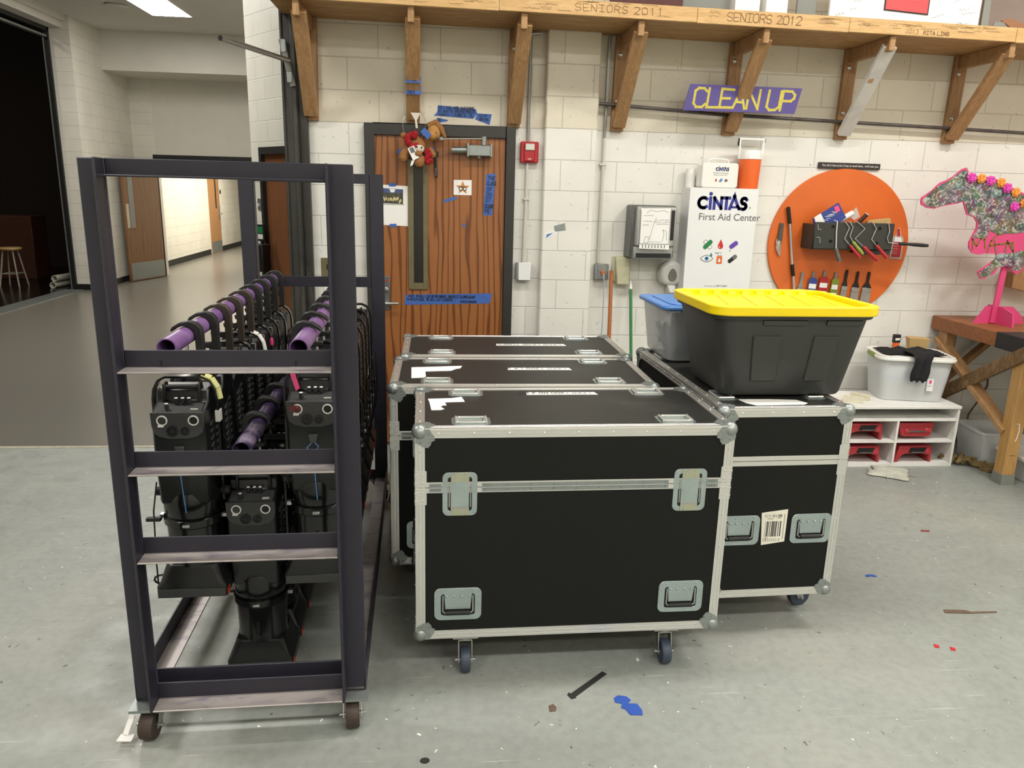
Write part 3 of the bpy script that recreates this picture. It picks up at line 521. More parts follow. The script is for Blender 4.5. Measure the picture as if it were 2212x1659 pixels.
for i in range(16): a_ = random.uniform(0, 6.28); m.ball((-.02+.055*cos(a_)*random.uniform(.5, 1), -.045+random.uniform(-.01, .01), .055+.045*sin(a_)*random.uniform(.4, 1)), .022, 8)
for i in range(7): m.ball((.075+random.uniform(-.015, .02), -.04, -.01-i*.012), .02, 8)
m.build('mane', 'scarf', t)
for p0, p1, r1 in (((-.05, -.01, .07), (-.085, -.02, .085), .02), ((-.06, 0, .0), (-.085, -.03, -.055), .034), ((.03, -.03, -.05), (.02, -.05, -.085), .034), ((.08, 0, .0), (.105, -.01, -.03), .026)):
    MB().tube([p0, [(a_+b_)/2 for a_, b_ in zip(p0, p1)], p1], [r1*.85, r1, r1*.95], 10).ball(p1, r1*.98, 10).build('limb', 'plush', t)
MB().prism([(-.055, -.0), (-.015, .02), (.02, -.055), (-.02, -.075)], -.078, -.076).build('paper_tag', 'paper', t, smooth=0); MB().prism([(-.045, -.0), (-.02, .012), (-.005, -.02), (-.03, -.03)], -.0795, -.078).build('tag_print', 'graph', t, smooth=0)
MB().prism([(-.03, -.075), (-.005, -.065), (-.025, -.105), (-.04, -.11)], -.07, -.068).build('paper_tag', 'paper', t, smooth=0)
MB().tube([(-.015+.075*sin(a_), .03+.045*cos(a_), .155+.105*cos(a_)) for a_ in [i*pi/12 for i in range(24)]], .0016, 6, True).build('wire_loop', 'steel', t)
MB().prism([(-.035, .225), (.028, .225), (.006, .18), (.012, .13), (-.002, .13), (-.008, .18)], -.045, -.03).build('foil_ribbon', 'chrome', t, smooth=0)
# ================================================================== wall fittings
t = thing('fire_strobe', 'red fire alarm horn with clear strobe window right of the door', 'fire alarm', (.607, D, 2.092))
MB().prism(rrect(-.062, .062, -.07, .07, .01), -.045, 0).build('housing', 'red', t, bev=.006, seg=2); MB().prism(rrect(-.038, .036, -.06, .06, .008), -.055, -.045).build('face', 'red', t, bev=.005)
MB().prism(rrect(-.032, .032, .012, .056, .005), -.066, -.055).build('strobe_window', mat('strobe_lens', 'd8d8d4', .1, .4), t, bev=.004); ftext('FIRE', .014, 'paper', t, (-.013, -.0556, -.05))
tag(MB().tube([(.66, 5.455, 2.848), (.604, 5.455, 2.845), (.598, 5.46, 2.83), (.596, 5.463, 2.165)], .011).build('conduit', 'conduitm'), 'bare metal conduit running from the shelf down to the red fire alarm', 'conduit')
t = thing('conduit', 'white painted conduit between the fire alarm and the switch box', 'conduit'); MB().tube([(.596, 5.467, 2.02), (.594, 5.467, 1.75), (.586, 5.467, 1.345)], .0105).build('tube', 'conduit', t); MB().box(.575, .615, 5.455, 5.485, 1.775, 1.787).build('clip', 'conduit', t)
t = thing('switch_box', 'white blank cover box at the lower end of the conduit beside the door', 'junction box', (.588, D, 1.283)); MB().box(-.052, .048, -.055, 0, -.058, .058).build('box', 'galv', t); MB().box(-.038, .05, -.062, -.055, -.063, .063).build('cover', 'enamel', t, bev=.003)
t = thing('conduit', 'tall painted conduit right of the pilaster ending at the outlet', 'conduit'); MB().tube([(1.128, 5.462, 2.86), (1.126, 5.464, 2.2)], .011).build('upper_tube', 'conduitm', t); MB().tube([(1.126, 5.464, 2.2), (1.125, 5.467, 1.35)], .011).build('lower_tube', 'conduit', t); MB().box(1.10, 1.15, 5.45, 5.485, 2.02, 2.032).build('clip', 'conduit', t)
t = thing('outlet_box', 'metal outlet box with an orange plug left of the beige box', 'outlet', (1.15, D, 1.286)); MB().box(-.05, .05, -.05, 0, -.055, .055).build('box', 'galv', t, bev=.003); MB().box(-.028, .028, -.055, -.05, -.05, .05).build('cover', 'steel', t); MB().cyl((.005, -.055, 0), (.005, -.085, -.005), .012).build('plug', 'orangeink', t)
tag(MB().tube([(1.155, 5.40, 1.28), (1.163, 5.39, 1.22), (1.165, 5.39, .9), (1.15, 5.40, .6), (1.17, 5.41, .3), (1.2, 5.42, .008)], .0035, 6).build('power_cord', mat('pale_blue_cord', 'a9b8cc', .5)), 'thin pale blue cord hanging down from the outlet box', 'cord')
t = thing('beige_box', 'beige plastic box on the wall behind the broom handles', 'junction box', (1.30, D, 1.297)); MB().box(-.07, .06, -.02, 0, -.08, .1).build('backplate', 'beige', t, bev=.004); MB().frus((-.045, .055, -.075, -.02, -.098), (-.05, .05, -.06, -.02, .095)).build('cover', 'beige', t, bev=.008)
# torn sticker on the pilaster
t = thing('torn_sticker', 'torn blue and white sticker with a grey tape scrap on the pilaster', 'sticker'); yp = D-.085
MB().prism([at2(1176, 518, yp), at2(1177, 502, yp), at2(1200, 497, yp), at2(1208, 500, yp)], yp-.001, yp-.0002).build('paper', 'paper', t, smooth=0); MB().prism([at2(1179, 515, yp), at2(1181, 506, yp), at2(1195, 503, yp)], yp-.0016, yp-.001).build('blue_print', 'skyink', t, smooth=0); MB().prism([at2(1197, 488, yp), at2(1220, 482, yp), at2(1222, 497, yp), at2(1199, 500, yp)], yp-.003, yp-.0002).build('grey_tape', 'galv', t, smooth=0)
# wall switch left of the door
t = thing('key_switch', 'square dark steel switch plate with a round white button left of the door', 'switch', (-.775, D, 1.275)); MB().box(-.05, .05, -.008, 0, -.075, .075).build('plate', 'slit', t, bev=.002); MB().cyl((.028, -.008, -.02), (.028, -.02, -.02), .02).build('button', 'paper', t); MB().box(-.012, .002, -.012, -.008, -.005, .03).build('key_slot', 'ink', t)
# metal tube clamped at the steel track
t = thing('metal_tube', 'bare metal tube held by a taped bracket, sticking out from the steel door track', 'tube'); MB().tube([(-1.235, 4.80, 2.63), (-.962, 5.34, 2.602)], .0155, 14, caps=False).build('tube', 'steel', t)
i_ = Vector((-.962, 5.34, 2.602))-Vector((-1.235, 4.8, 2.63)); MB().tube([(-1.235, 4.80, 2.63), tuple(Vector((-1.235, 4.8, 2.63))+i_*.1)], .0135, 14).build('bore', 'darkcav', t)
MB().beam((-1.005, 5.36, 2.73), (-.945, 5.365, 2.45), .035, .02, (0, 1, 0)).build('bracket', 'greyart', t, bev=.003); MB().box(-.98, -.945, 5.345, 5.385, 2.47, 2.54).box(-1.01, -.975, 5.345, 5.385, 2.65, 2.73).build('tape_wrap', 'galv', t, bev=.004)
# brooms
t = thing('broom', 'orange brown wooden broom handle leaning on the wall by the outlet', 'broom'); MB().tube([(1.16, 5.05, .02), (1.213, 5.40, 1.30)], .014, 10).build('handle', 'copper', t); MB().box(1.04, 1.29, 5.0, 5.09, 0, .09).build('brush_head', 'bristlet', t)
t = thing('broom', 'green handle with a white tip leaning beside the beige box', 'broom'); MB().tube([(1.36, 5.08, .02), (1.363, 5.41, 1.17)], .0115, 10).build('handle', 'green', t); MB().tube([(1.363, 5.41, 1.17), (1.363, 5.425, 1.225)], [.0105, .008], 10).build('tip', 'paper', t); MB().box(1.345, 1.58, 5.03, 5.12, 0, .09).build('brush_head', 'bristle', t)
# paper towel dispenser
t = thing('towel_dispenser', 'grey metal paper towel dispenser with an instruction sheet taped on its front', 'dispenser', (1.47, D, 1.40))
MB().frus((-.16, .152, -.18, 0, 0), (-.155, .15, -.19, 0, .36)).build('cabinet', 'towelside', t, bev=.008)
MB().frus((-.135, .135, -.235, -.18, .085), (-.135, .145, -.235, -.18, .352)).build('front_cover', 'towel', t, bev=.012, seg=2); MB().frus((-.14, .135, -.215, -.18, .0), (-.14, .135, -.225, -.18, .082)).build('chin', 'towel', t, bev=.006)
MB().box(-.122, .122, -.228, -.222, .008, .038).build('slot', 'darkcav', t); MB().box(.105, .128, -.242, -.235, .13, .33).build('lever', 'rubber', t, bev=.003)
MB().box(-.11, .10, -.238, -.234, .33, .345).build('dark_top_strip', 'darkcav', t)
sh2 = MB().prism([(-.112, .342), (.098, .345), (.103, .066), (-.108, .070)], -.2395, -.238).build('instruction_sheet', 'paper', t, smooth=0)
m = MB(); ys = -.2402
for x0, x1, z0, z1 in ((-.11, .098, .100, .104), (-.11, -.107, .10, .33), (.095, .098, .10, .33)): m.quad((x0, ys, z0), (x1, ys, z0), (x1, ys, z1), (x0, ys, z1))
for i in range(8): x = -.085+i*.022; seg(m, (x, .078), (x, .094), .006, lambda p, q: Vector((p, ys, q)))
for r_ in ((-.09, .29, .07), (-.02, .245, .11), (-.095, .225, .045), (-.09, .25, .06), (.0, .26, .09), (.0, .232, .09), (-.05, .112, .09)): scribble(m, (r_[0], ys, r_[1]), r_[2], .010, .0016)
for sgs in (((-.04, .13), (-.015, .25), (.0, .28)), ((.05, .12), (.06, .17), (.05, .2), (.075, .19), (.08, .13)), ((-.08, .11), (-.07, .15), (-.045, .15), (-.05, .11), (-.08, .11)), ((-.07, .31), (-.04, .33), (0, .32), (.05, .33), (.08, .315))):
    for a_, b_ in zip(sgs, sgs[1:]): seg(m, a_, b_, .0022, lambda p, q: Vector((p, ys, q)))
m.build('line_drawing', 'graph', sh2, smooth=0)
# soap dispenser
t = thing('soap_dispenser', 'white teardrop soap dispenser with an oval window below the towel dispenser', 'dispenser', (1.655, D, 1.15))
pr = [(-.05, .05), (-.085, .08), (-.095, .13), (-.075, .19), (-.05, .225), (-.0, .235), (.04, .225), (.07, .18), (.085, .12), (.08, .08), (.05, .05)]
MB().prism(pr, -.10, 0).build('housing', 'soap', t, bev=.035, seg=4, smooth=60)
MB().prism([(.03*cos(i*pi/8)*(1-.25*sin(i*pi/8)), .128+.046*sin(i*pi/8)) for i in range(16)], -.106, -.098).build('window', mat('grey_window', '77766f', .3), t, bev=.002)
MB().frus((-.022, .022, -.13, -.06, .0), (-.03, .03, -.11, -.05, .055)).build('push_lever', 'soap', t, bev=.01, seg=2)
# first aid cabinet
t = thing('first_aid_cabinet', 'white metal first aid cabinet with a navy logo and six small icons', 'cabinet', (1.948, D, 1.177))
MB().box(-.242, .242, -.192, 0, 0, .71).build('cabinet_body', 'enamel', t, bev=.004); dr = MB().box(-.242, .242, -.1975, -.1935, .0, .71).build('door', 'enamel', t, bev=.003)
def logo(par, x, y, z, hgt, mt='navy'):
    m = MB(); w = .23*hgt; f = lambda p, q: Vector((x+p*hgt, y, z+q*hgt))
    def pl(pts, ww=w):
        for a_, b_ in zip(pts, pts[1:]): seg(m, (a_[0], a_[1]), (b_[0], b_[1]), ww/hgt, f)
    arc = lambda cx, cz, r_, a0, a1, n=10: [(cx+r_*cos(R(a0+(a1-a0)*i/n)), cz+r_*sin(R(a0+(a1-a0)*i/n))) for i in range(n+1)]
    pl(arc(.47, .5, .36, 50, 310)); pl([(.98, .12), (.98, .86)]); m.add([f(.98+.14*cos(i*pi/6), 1.15+.14*sin(i*pi/6)) for i in range(12)], [tuple(range(12))])
    pl([(1.28, .12), (1.28, .86)]); pl([(1.28, .86), (1.82, .14)]); pl([(1.82, .12), (1.82, .88)]); pl([(1.82, .88), (2.42, .88)]); pl([(2.2, .88), (2.2, .12)])
    pl([(2.48, .12), (2.78, 1.0)]); pl([(2.66, .22), (2.95, .22)], w*.7); pl([(2.78, 1.0), (3.08, .3)]); m.add([f(2.62, .95), f(2.94, .95), f(2.79, 1.36)], [(0, 1, 2)])
    pl(arc(3.55, .68, .2, 30, 270, 8)+arc(3.5, .30, .2, 90, -90, 8)+[(3.2, .14), (3.08, .3)])
    return m.build('logo', mt, par, smooth=0)
logo(dr, -.187, -.1985, .563, .0935); ftext('First Aid Center', .0665, 'graph', dr, (-.172, -.1985, .494), offset=.0004, sx=1.0)
for i, r_ in enumerate(((0, .036), (.04, .02))): ftext('\u00ae' if i == 0 else '', .02, 'graph', dr, (.181, -.1985, .575)) if i == 0 else None
ftext('For service, call', .0125, 'graph', dr, (-.085, -.1985, .034)); ftext('877.973.2811', .0145, 'graph', dr, (.002, -.1985, .034), offset=.0004)
def icon(x, z):
    yy = -.1986
    def P(pts, mt, d=0): return MB().add([(x+p, yy-d, z+q) for p, q in pts], [tuple(range(len(pts)))]).build('icon', mt, dr, smooth=0)
    return P
def bar(l, w, an, cx=0, cz=0): return [(cx+p*cos(R(an))-q*sin(R(an)), cz+p*sin(R(an))+q*cos(R(an))) for p, q in rrect(-l/2, l/2, -w/2, w/2, w*.42, 4)]
ix, iz = (-.088, .004, .098), (.327, .23)
P = icon(ix[0], iz[0]); P(bar(.075, .03, -45), 'graph'); P(bar(.069, .024, -45), 'enamel', .0003); P(bar(.078, .031, 45), 'greentape', .0006)
P = icon(ix[1], iz[0]); P([(0, .038), (.012, .012), (.02, -.008), (.016, -.024), (0, -.031), (-.016, -.024), (-.02, -.008), (-.012, .012)], 'redink'); P([(-.012, -.014), (-.002, -.024), (-.004, -.018), (-.01, -.008)], 'paper', .0003)
P = icon(ix[2], iz[0]); P(bar(.068, .032, 38), 'violet'); P([(-.022, -.034), (-.018, -.044), (-.026, -.044)], 'ink')
P = icon(ix[0], iz[1]); P([(.045*cos(i*pi/10), .026*sin(i*pi/10)*(1-.25*abs(cos(i*pi/10)))) for i in range(20)], 'graph'); P([(.039*cos(i*pi/10), .021*sin(i*pi/10)*(1-.25*abs(cos(i*pi/10)))) for i in range(20)], 'enamel', .0003); P([(.015*cos(i*pi/8), .015*sin(i*pi/8)) for i in range(16)], 'skyink', .0006); P([(.007*cos(i*pi/6), .007*sin(i*pi/6)) for i in range(12)], 'ink', .0009); P([(.03, .042), (.04, .02), (.03, .01), (.02, .02)], 'teal', .0006)
P = icon(ix[1], iz[1]); P(rrect(-.02, .02, -.036, .018, .004), 'orangeink'); P([(0, .006), (.01, -.016), (0, -.026), (-.01, -.016)], 'paper', .0003); P([(-.014, .02), (.014, .02), (.008, .045), (-.008, .045)], 'graph'); P([(-.011, .022), (.011, .022), (.006, .042), (-.006, .042)], 'enamel', .0003); P([(-.034, .036), (-.012, .036), (-.012, .042), (-.034, .042)], 'graph')
P = icon(ix[2], iz[1]); P(bar(.075, .028, 40), 'ink'); P(bar(.032, .021, 40, .015, .0125), 'graph', .0003)
# things on the cabinet
t = thing('kit_box', 'small white kit case with a navy logo standing on the first aid cabinet', 'case', (1.909, 5.36, 1.888))
MB().prism(rrect(-.128, .128, .0, .165, .02), -.06, -.005).build('front_shell', 'whitelid', t, bev=.006, seg=2); MB().prism(rrect(-.132, .122, .0, .163, .02), .0, .05).build('rear_shell', 'whitelid', t, bev=.006, seg=2)
MB().tube([(-.075, 0, .16), (-.07, 0, .185), (-.05, 0, .192), (.05, 0, .192), (.07, 0, .185), (.075, 0, .16)], .006).build('handle', 'whitelid', t)
lg = logo(t, -.034, -.0607, .112, .0245); ftext('Bloodborne Pathogen', .0125, 'graph', t, (-.05, -.0607, .095)); ftext('Infection Control Kit', .011, 'graph', t, (-.045, -.0607, .082))
for dx, mt_, pts in ((-.026, 'redink', [(0, .014), (.007, 0), (.005, -.008), (-.005, -.008), (-.007, 0)]), (.008, 'skyink', bar(.028, .016, 50)), (.045, 'graph', [(.012*cos(i*pi/6), .01*sin(i*pi/6)) for i in range(12)])):
    MB().add([(dx+p, -.0607, .05+q) for p, q in pts], [tuple(range(len(pts)))]).build('icon', mt_, t, smooth=0)
t = thing('jug', 'orange drink jug with a white lid and folded white carry handle on the cabinet', 'jug', (2.137, 5.365, 1.888))
MB().lathe([(0, 0), (.066, 0), (.069, .01), (.076, .195), (0, .195)]).build('body', 'orangeplastic', t); MB().lathe([(0, .196), (.079, .196), (.079, .235), (.068, .255), (0, .258)]).build('lid', 'whitelid', t)
MB().tube([(-.081, 0, .2), (-.084, 0, .33), (.084, 0, .33), (.081, 0, .2)], .011, 8).build('carry_handle', 'whitelid', t, smooth=60); MB().tube([(-.09, 0, .335), (-.094, 0, .30), (-.09, 0, .285)], .007).tube([(.09, 0, .335), (.092, 0, .31)], .005).build('hinge_strap', 'ink', t)
tag(MB().lathe([(0, 0), (.033, 0), (.033, .125), (.01, .125), (.01, .12), (0, .12)], (1.742, 5.43, 1.888), 20).build('paper_roll', 'paper'), 'white paper roll standing at the left end of the first aid cabinet', 'roll')
# small plaque
t = thing('slogan_plaque', 'narrow black plaque with a white one line slogan above the orange disc', 'plaque', (2.917, D, 2.064)); t.rotation_euler.y = .003
MB().box(-.230, .230, -.018, 0, -.021, .021).build('board', mat('plaque_brown', '2f2622', .5), t, bev=.001); ftext("You don't have to be Crazy to work here... we'll train you", .0208, 'paper', t, (.004, -.0187, -.005), align='CENTER', sx=.86)
# ================================================================== ORANGE TOOL DISC
tag(MB().lathe([(0, 0), (.533, 0), (.533, -.022), (0, -.022)], (2.907, D-.0005, 1.512), 72, 'y').build('tool_disc', 'orange', bev=.003), 'big round orange painted board on the wall carrying brushes and rollers', 'board')
YB = D-.022
t = thing('roller_bin', 'charcoal plastic bin screwed to the orange disc holding roller frames', 'bin')
m = MB(); m.box(2.615, 3.20, 5.265, 5.275, 1.49, 1.675).box(2.615, 2.625, 5.275, YB, 1.49, 1.66).box(3.19, 3.20, 5.275, YB, 1.49, 1.66).box(2.615, 3.20, 5.275, YB, 1.485, 1.495)
m.build('bin_body', 'dgrey', t, bev=.004)
m = MB()
for x, z in ((2.745, 1.645), (2.74, 1.545), (3.09, 1.64), (3.08, 1.535)): m.lathe([(.013, 0), (.013, -.004), (.006, -.004), (.006, 0)], (x, 5.265, z), 14, 'y')
m.build('rivet', 'rubber', t)
MB().tube([(2.63, 5.262, 1.66), (2.637, 5.262, 1.625), (2.66, 5.262, 1.625)], .002, 5).tube([(2.63, 5.262, 1.57), (2.655, 5.262, 1.57), (2.662, 5.262, 1.53)], .002, 5).build('chalk_mark', 'conduit', t)
MB().box(3.0, 3.20, 5.28, YB, 1.455, 1.485).build('lower_tab', 'dgrey', t)
def rollerf(lb, wire, h0, h1, gm, r=.0125, wm='alu', yy=5.243):
    t = thing('paint_roller', lb, 'paint roller', (0, 0, 0), 0, 'roller frames on the bin')
    W_ = [at(*p, 5.255) for p in wire]; W_[0].y = 5.30
    MB().tube([tuple(W_[0]+Vector((0, 0, .004)))]+[tuple(Vector((p.x, 5.255, p.z))) for p in W_[:]], .0034, 7).build('wire_frame', wm, t)
    a_, b_ = at(*h0, yy), at(*h1, yy); b_.y -= .03; q = [a_+(b_-a_)*k for k in (0, .12, .3, .55, .8, 1)]
    MB().tube([tuple(p) for p in q], [r*.7, r, r*.8, r*1.05, r*1.1, r*.85], 12).build('grip', gm, t); MB().cyl(tuple(b_), tuple(b_+(b_-a_).normalized()*.002), r*.5, 10).build('grip_hole', 'paper', t)
rollerf('roller frame with a grey grip and white splattered wire, leftmost on the bin', [(1809, 478), (1807, 500), (1806, 536)], (1805.8, 536), (1809, 564), 'greyhandle', .015, 'paper')
rollerf('red gripped roller frame left of the green one on the bin', [(1825.6, 479), (1835, 491.5), (1824.2, 515.6), (1836, 530)], (1836, 530), (1853, 556), 'red')
rollerf('roller frame with a green and black grip', [(1836, 479), (1842.7, 490.7), (1836, 509.6), (1842.7, 523)], (1842, 522), (1859, 548), 'greenhandle')
rollerf('red gripped roller frame with the widest wire bend, just right of the green one', [(1853, 480), (1868.5, 494), (1847, 515.6), (1866, 534)], (1865, 533), (1891, 562), 'red', .014)
rollerf('red gripped roller frame nearest the right end of the bin', [(1886, 482), (1893.4, 493.3), (1882.6, 517.3), (1893.4, 530.5)], (1893, 530), (1911.5, 557), 'red')
rollerf('roller frame with a black grip pointing right beyond the orange disc', [(1920, 484), (1921.8, 500), (1916.6, 514), (1919.2, 524), (1942, 526)], (1942, 526), (1999, 530), 'rubber')
t = thing('tool_package', 'blue and white packaged tool sticking out of the bin', 'package', (0, 0, 0))
MB().prism([at2(1757, 472, 5.33), at2(1812, 438, 5.33), at2(1828, 470, 5.33), at2(1805, 486, 5.33), at2(1760, 486, 5.33)], 5.33, 5.345).build('card', 'bluepack', t, smooth=0); MB().prism([at2(1758, 470, 5.33), at2(1772, 461, 5.33), at2(1782, 482, 5.33), at2(1762, 484, 5.33)], 5.322, 5.329).build('white_panel', 'paper', t, smooth=0); MB().prism([at2(1801, 448, 5.33), at2(1810, 443, 5.33), at2(1815, 455, 5.33), at2(1806, 460, 5.33)], 5.327, 5.329).build('red_patch', 'pink', t, smooth=0)
m = MB()
for i in range(9): a_ = at(1780+i*2.4, 474-i*1.7+random.uniform(-6, 6), 5.3285); m.box(a_.x, a_.x+.03, 5.3282, 5.329, a_.z, a_.z+.003)
m.build('print', 'paper', t, smooth=0)
t = thing('roller_cover', 'white fuzzy roller cover in a clear bag standing in the bin', 'roller cover'); a_, b_ = at(1795, 486, 5.37), at(1842, 460, 5.37); MB().tube([tuple(a_), tuple(b_)], .02, 12).build('nap', 'paper', t); MB().prism([at2(1834, 466, 5.36), at2(1850, 447, 5.36), at2(1858, 468, 5.36), at2(1845, 476, 5.36)], 5.36, 5.362).build('clear_bag', 'clearp', t, smooth=0)
t = thing('roller_cover', 'dark paint stained roller core with a white end leaning out of the bin', 'roller cover'); a_, b_ = at(1850, 486, 5.36), at(1873, 463, 5.33); MB().tube([tuple(a_), tuple(b_)], .015, 12).build('core', mat('dark_maroon_core', '4a2a26', .5), t); MB().cyl(tuple(b_), tuple(b_+(b_-a_).normalized()*.004), .017, 12).build('end_ring', 'paper', t)
tag(MB().box(2.72, 2.86, 5.40, 5.43, 1.6, 1.72).build('paint_tray_liner', 'dgrey'), 'dark speckled tray piece standing in the bin behind the white roller cover', 'tray')
tag(MB().prism([at2(1868, 484, 5.36), at2(1870, 476, 5.36), at2(1917, 471, 5.36), at2(1919, 486, 5.36)], 5.32, 5.36).build('wood_block', 'kraft', bev=.002), 'pale wood block lying in the right end of the bin', 'wood block')
t = thing('putty_card', 'red and clear bottle shaped scraper pack hanging right of the bin', 'package')
yq = YB-.004; o = [at2(*p, yq) for p in ((1940, 492), (1944, 492), (1946, 508), (1952, 516), (1946, 560), (1921, 558), (1926, 514), (1936, 507))]
MB().prism(o, yq-.004, yq).build('clear_shell', 'clearp', t, smooth=0); MB().prism([at2(*p, yq) for p in ((1930, 522), (1948, 523), (1943, 556), (1924, 555))], yq-.006, yq-.004).build('red_label', 'red', t, smooth=0); MB().prism([at2(*p, yq) for p in ((1933, 512), (1946, 513), (1948, 523), (1930, 522))], yq-.006, yq-.004).build('white_label', 'paper', t, smooth=0); MB().prism([at2(*p, yq) for p in ((1939, 494), (1943, 494), (1944, 510), (1937, 510))], yq-.005, yq-.004).build('red_neck', 'red', t, smooth=0)
m = MB()
for i in range(5): a_ = at(1930-i, 528+i*5, yq); scribble(m, (a_.x, yq-.0065, a_.z), .035, .006, .002)
m.build('print', 'paper', t, smooth=0)
t = thing('pliers', 'silver metal multi tool hanging at the left edge of the orange disc', 'tool'); yq = YB-.012; L_ = [at(*p, yq) for p in ((1689, 482), (1686, 505), (1683, 520), (1681, 535), (1684, 552))]
MB().tube([tuple(p) for p in L_[:3]], [.014, .016, .02], 10).build('grip', 'greyhandle', t); MB().tube([tuple(p) for p in L_[2:]], [.018, .02, .008], 8).build('jaw', 'alu', t); MB().tube([tuple(L_[1]), tuple(L_[2]+Vector((-.02, 0, 0))), tuple(L_[3]+Vector((-.012, 0, 0)))], .006).build('jaw', 'chrome', t)
t = thing('extension_pole', 'silver extension pole with black grips leaning on the orange disc', 'pole'); yq = YB-.02; L_ = [at(*p, yq) for p in ((1703, 447), (1706.5, 483), (1711, 571), (1713.5, 596), (1717, 660))]
MB().tube([tuple(L_[0]), tuple(L_[1])], .0125, 12).build('grip', 'rubber', t); MB().tube([tuple(L_[1]), tuple(L_[2])], .0095, 12).build('tube', 'alu', t); MB().tube([tuple(L_[2]), tuple(L_[3])], .013, 12).build('grip', 'rubber', t); MB().tube([tuple(L_[3]), tuple(L_[4])], .0095, 12).build('tube', 'alu', t)
def brush(k, x, z, w, kind, lb):
    t = thing('paint_brush', lb, 'paint brush', (x, YB, z), 0, 'paint brushes on the orange disc'); t.rotation_euler.y = .06
    hm = 'rubber' if kind == 'b' else 'greyart'
    hp = [(-.008, .0), (.008, 0), (.0105, -.03), (.009, -.075), (w/2-.004, -.108), (w/2, -.118), (-w/2, -.118), (-w/2+.004, -.108), (-.009, -.075), (-.0105, -.03)]
    MB().prism(hp, -.016, -.004).build('handle', hm, t, bev=.003); MB().box(-w/2, w/2, -.019, -.002, -.152, -.118).build('ferrule', 'steel', t, bev=.002)
    MB().frus((-w/2-.003, w/2+.003, -.019, -.002, -.235), (-w/2, w/2, -.018, -.003, -.152)).build('bristles', 'bristlet' if kind == 't' else 'bristle', t)
    if kind not in 'bt': 
        s = MB().prism([(-w/2-.004, -.06), (-.015, -.045), (.015, -.045), (w/2+.004, -.06), (w/2+.006, -.2), (-w/2-.006, -.2)], -.024, -.0195).build('sleeve', {'r': 'red', 'p': 'bluepack', 'o': 'olive'}[kind], t, smooth=0)
        MB().box(-w/2, w/2, -.0255, -.024, -.125, -.09).build('sleeve_print', 'paper', s, smooth=0); MB().box(-w/2, w/2, -.0256, -.0241, -.172, -.15).build('sleeve_print', 'redink' if kind == 'p' else 'paper', s, smooth=0)
for k, (px, py, w, kd, lb) in enumerate(((1733, 587, .045, 't', 'tan bristle brush with a blue grey handle, leftmost of the hanging brushes'), (1757, 586, .055, 'p', 'brush in a blue printed sleeve, second of the hanging brushes from the left'), (1781, 584, .058, 'r', 'brush in a red printed sleeve between the blue sleeved and olive sleeved brushes'), (1805, 588, .045, 'o', 'brush in an olive sleeve next to the black handled brushes'), (1829, 583, .045, 'b', 'black handled angled brush, nearest the olive sleeved one'), (1853, 586, .058, 'b', 'black handled brush between the two other black handled brushes'), (1877, 587, .07, 'b', 'widest black handled brush, rightmost on the orange disc'))):
    p = at(px, py, YB); brush(k, p.x, p.z, w, kd, lb)
# ================================================================== HORSE ON STAND
t = thing('horse_sculpture', 'flat carousel horse covered in photos with a rose mane on a pink stand', 'sculpture', (0, 0, 0)); YH = 5.08
Hz = lambda L: [at2(1980+u/5.72, 330+v/5.72, YH) for u, v in L]
outl = [(57, 590), (70, 550), (130, 510), (200, 460), (260, 400), (300, 368), (380, 336), (450, 296), (510, 248), (560, 205), (620, 183), (640, 215), (640, 265), (700, 280), (800, 290), (900, 300), (1000, 330), (1100, 390), (1200, 440), (1327, 500), (1500, 600), (1600, 800), (1520, 980), (1380, 1040), (1330, 1180), (1360, 1330), (1300, 1470), (1230, 1500), (1160, 1455), (1140, 1405), (1010, 1415), (960, 1500), (880, 1520), (835, 1562), (790, 1560), (755, 1470), (900, 1370), (990, 1300), (985, 1250), (860, 1245), (760, 1258), (690, 1240), (648, 1180), (650, 1100), (690, 1030), (740, 930), (748, 860), (715, 800), (625, 765), (590, 650), (580, 605), (500, 630), (400, 645), (300, 665), (220, 693), (130, 682), (60, 640)]
MB().prism(Hz(outl), YH, YH+.012).build('cutout', 'magenta', t, smooth=0)
ol2 = Hz(outl); cx = sum(p[0] for p in ol2)/len(ol2); cz = sum(p[1] for p in ol2)/len(ol2)
MB().prism(Hz([(70, 590), (130, 525), (260, 415), (390, 345), (520, 255), (612, 200), (632, 280), (800, 300), (1000, 345), (1200, 455), (1480, 620), (1550, 800), (1500, 960), (1210, 1000), (980, 1000), (900, 960), (860, 1050), (680, 1060), (752, 940), (760, 870), (735, 800), (640, 755), (600, 650), (585, 592), (500, 618), (380, 634), (220, 680), (120, 668)]), YH-.002, YH-.0002).build('photo_collage', 'collage', t, smooth=0)
MB().prism(Hz([(1000, 1245), (1180, 1240), (1320, 1200), (1340, 1340), (1290, 1455), (1180, 1460), (1130, 1400), (1000, 1410), (900, 1510), (800, 1550), (765, 1475), (910, 1375)]), YH-.002, YH-.0002).build('photo_collage', 'collage', t, smooth=0)
m = MB(); H1 = lambda u, v: Vector((*(lambda q: (q[0], YH-.004, q[1]))(at2(1980+u/5.72, 330+v/5.72, YH)),))
for pl in ([(690, 1190), (690, 1070), (740, 1150), (790, 1060), (840, 1070), (845, 1180)], [(870, 1230), (920, 1090), (1000, 1010), (1070, 1000)], [(900, 1150), (1010, 1130), (1190, 1110)], [(960, 1090), (980, 1230)], [(1090, 1220), (1120, 1090), (1190, 1220), (1180, 1120)]):
    for a_, b_ in zip(pl, pl[1:]):
        p, q = H1(*a_), H1(*b_); seg(m, (p.x, p.z), (q.x, q.z), .0085, lambda x, z: Vector((x, YH-.0035, z)))
m.build('gold_letters', 'glitter', t, smooth=0)
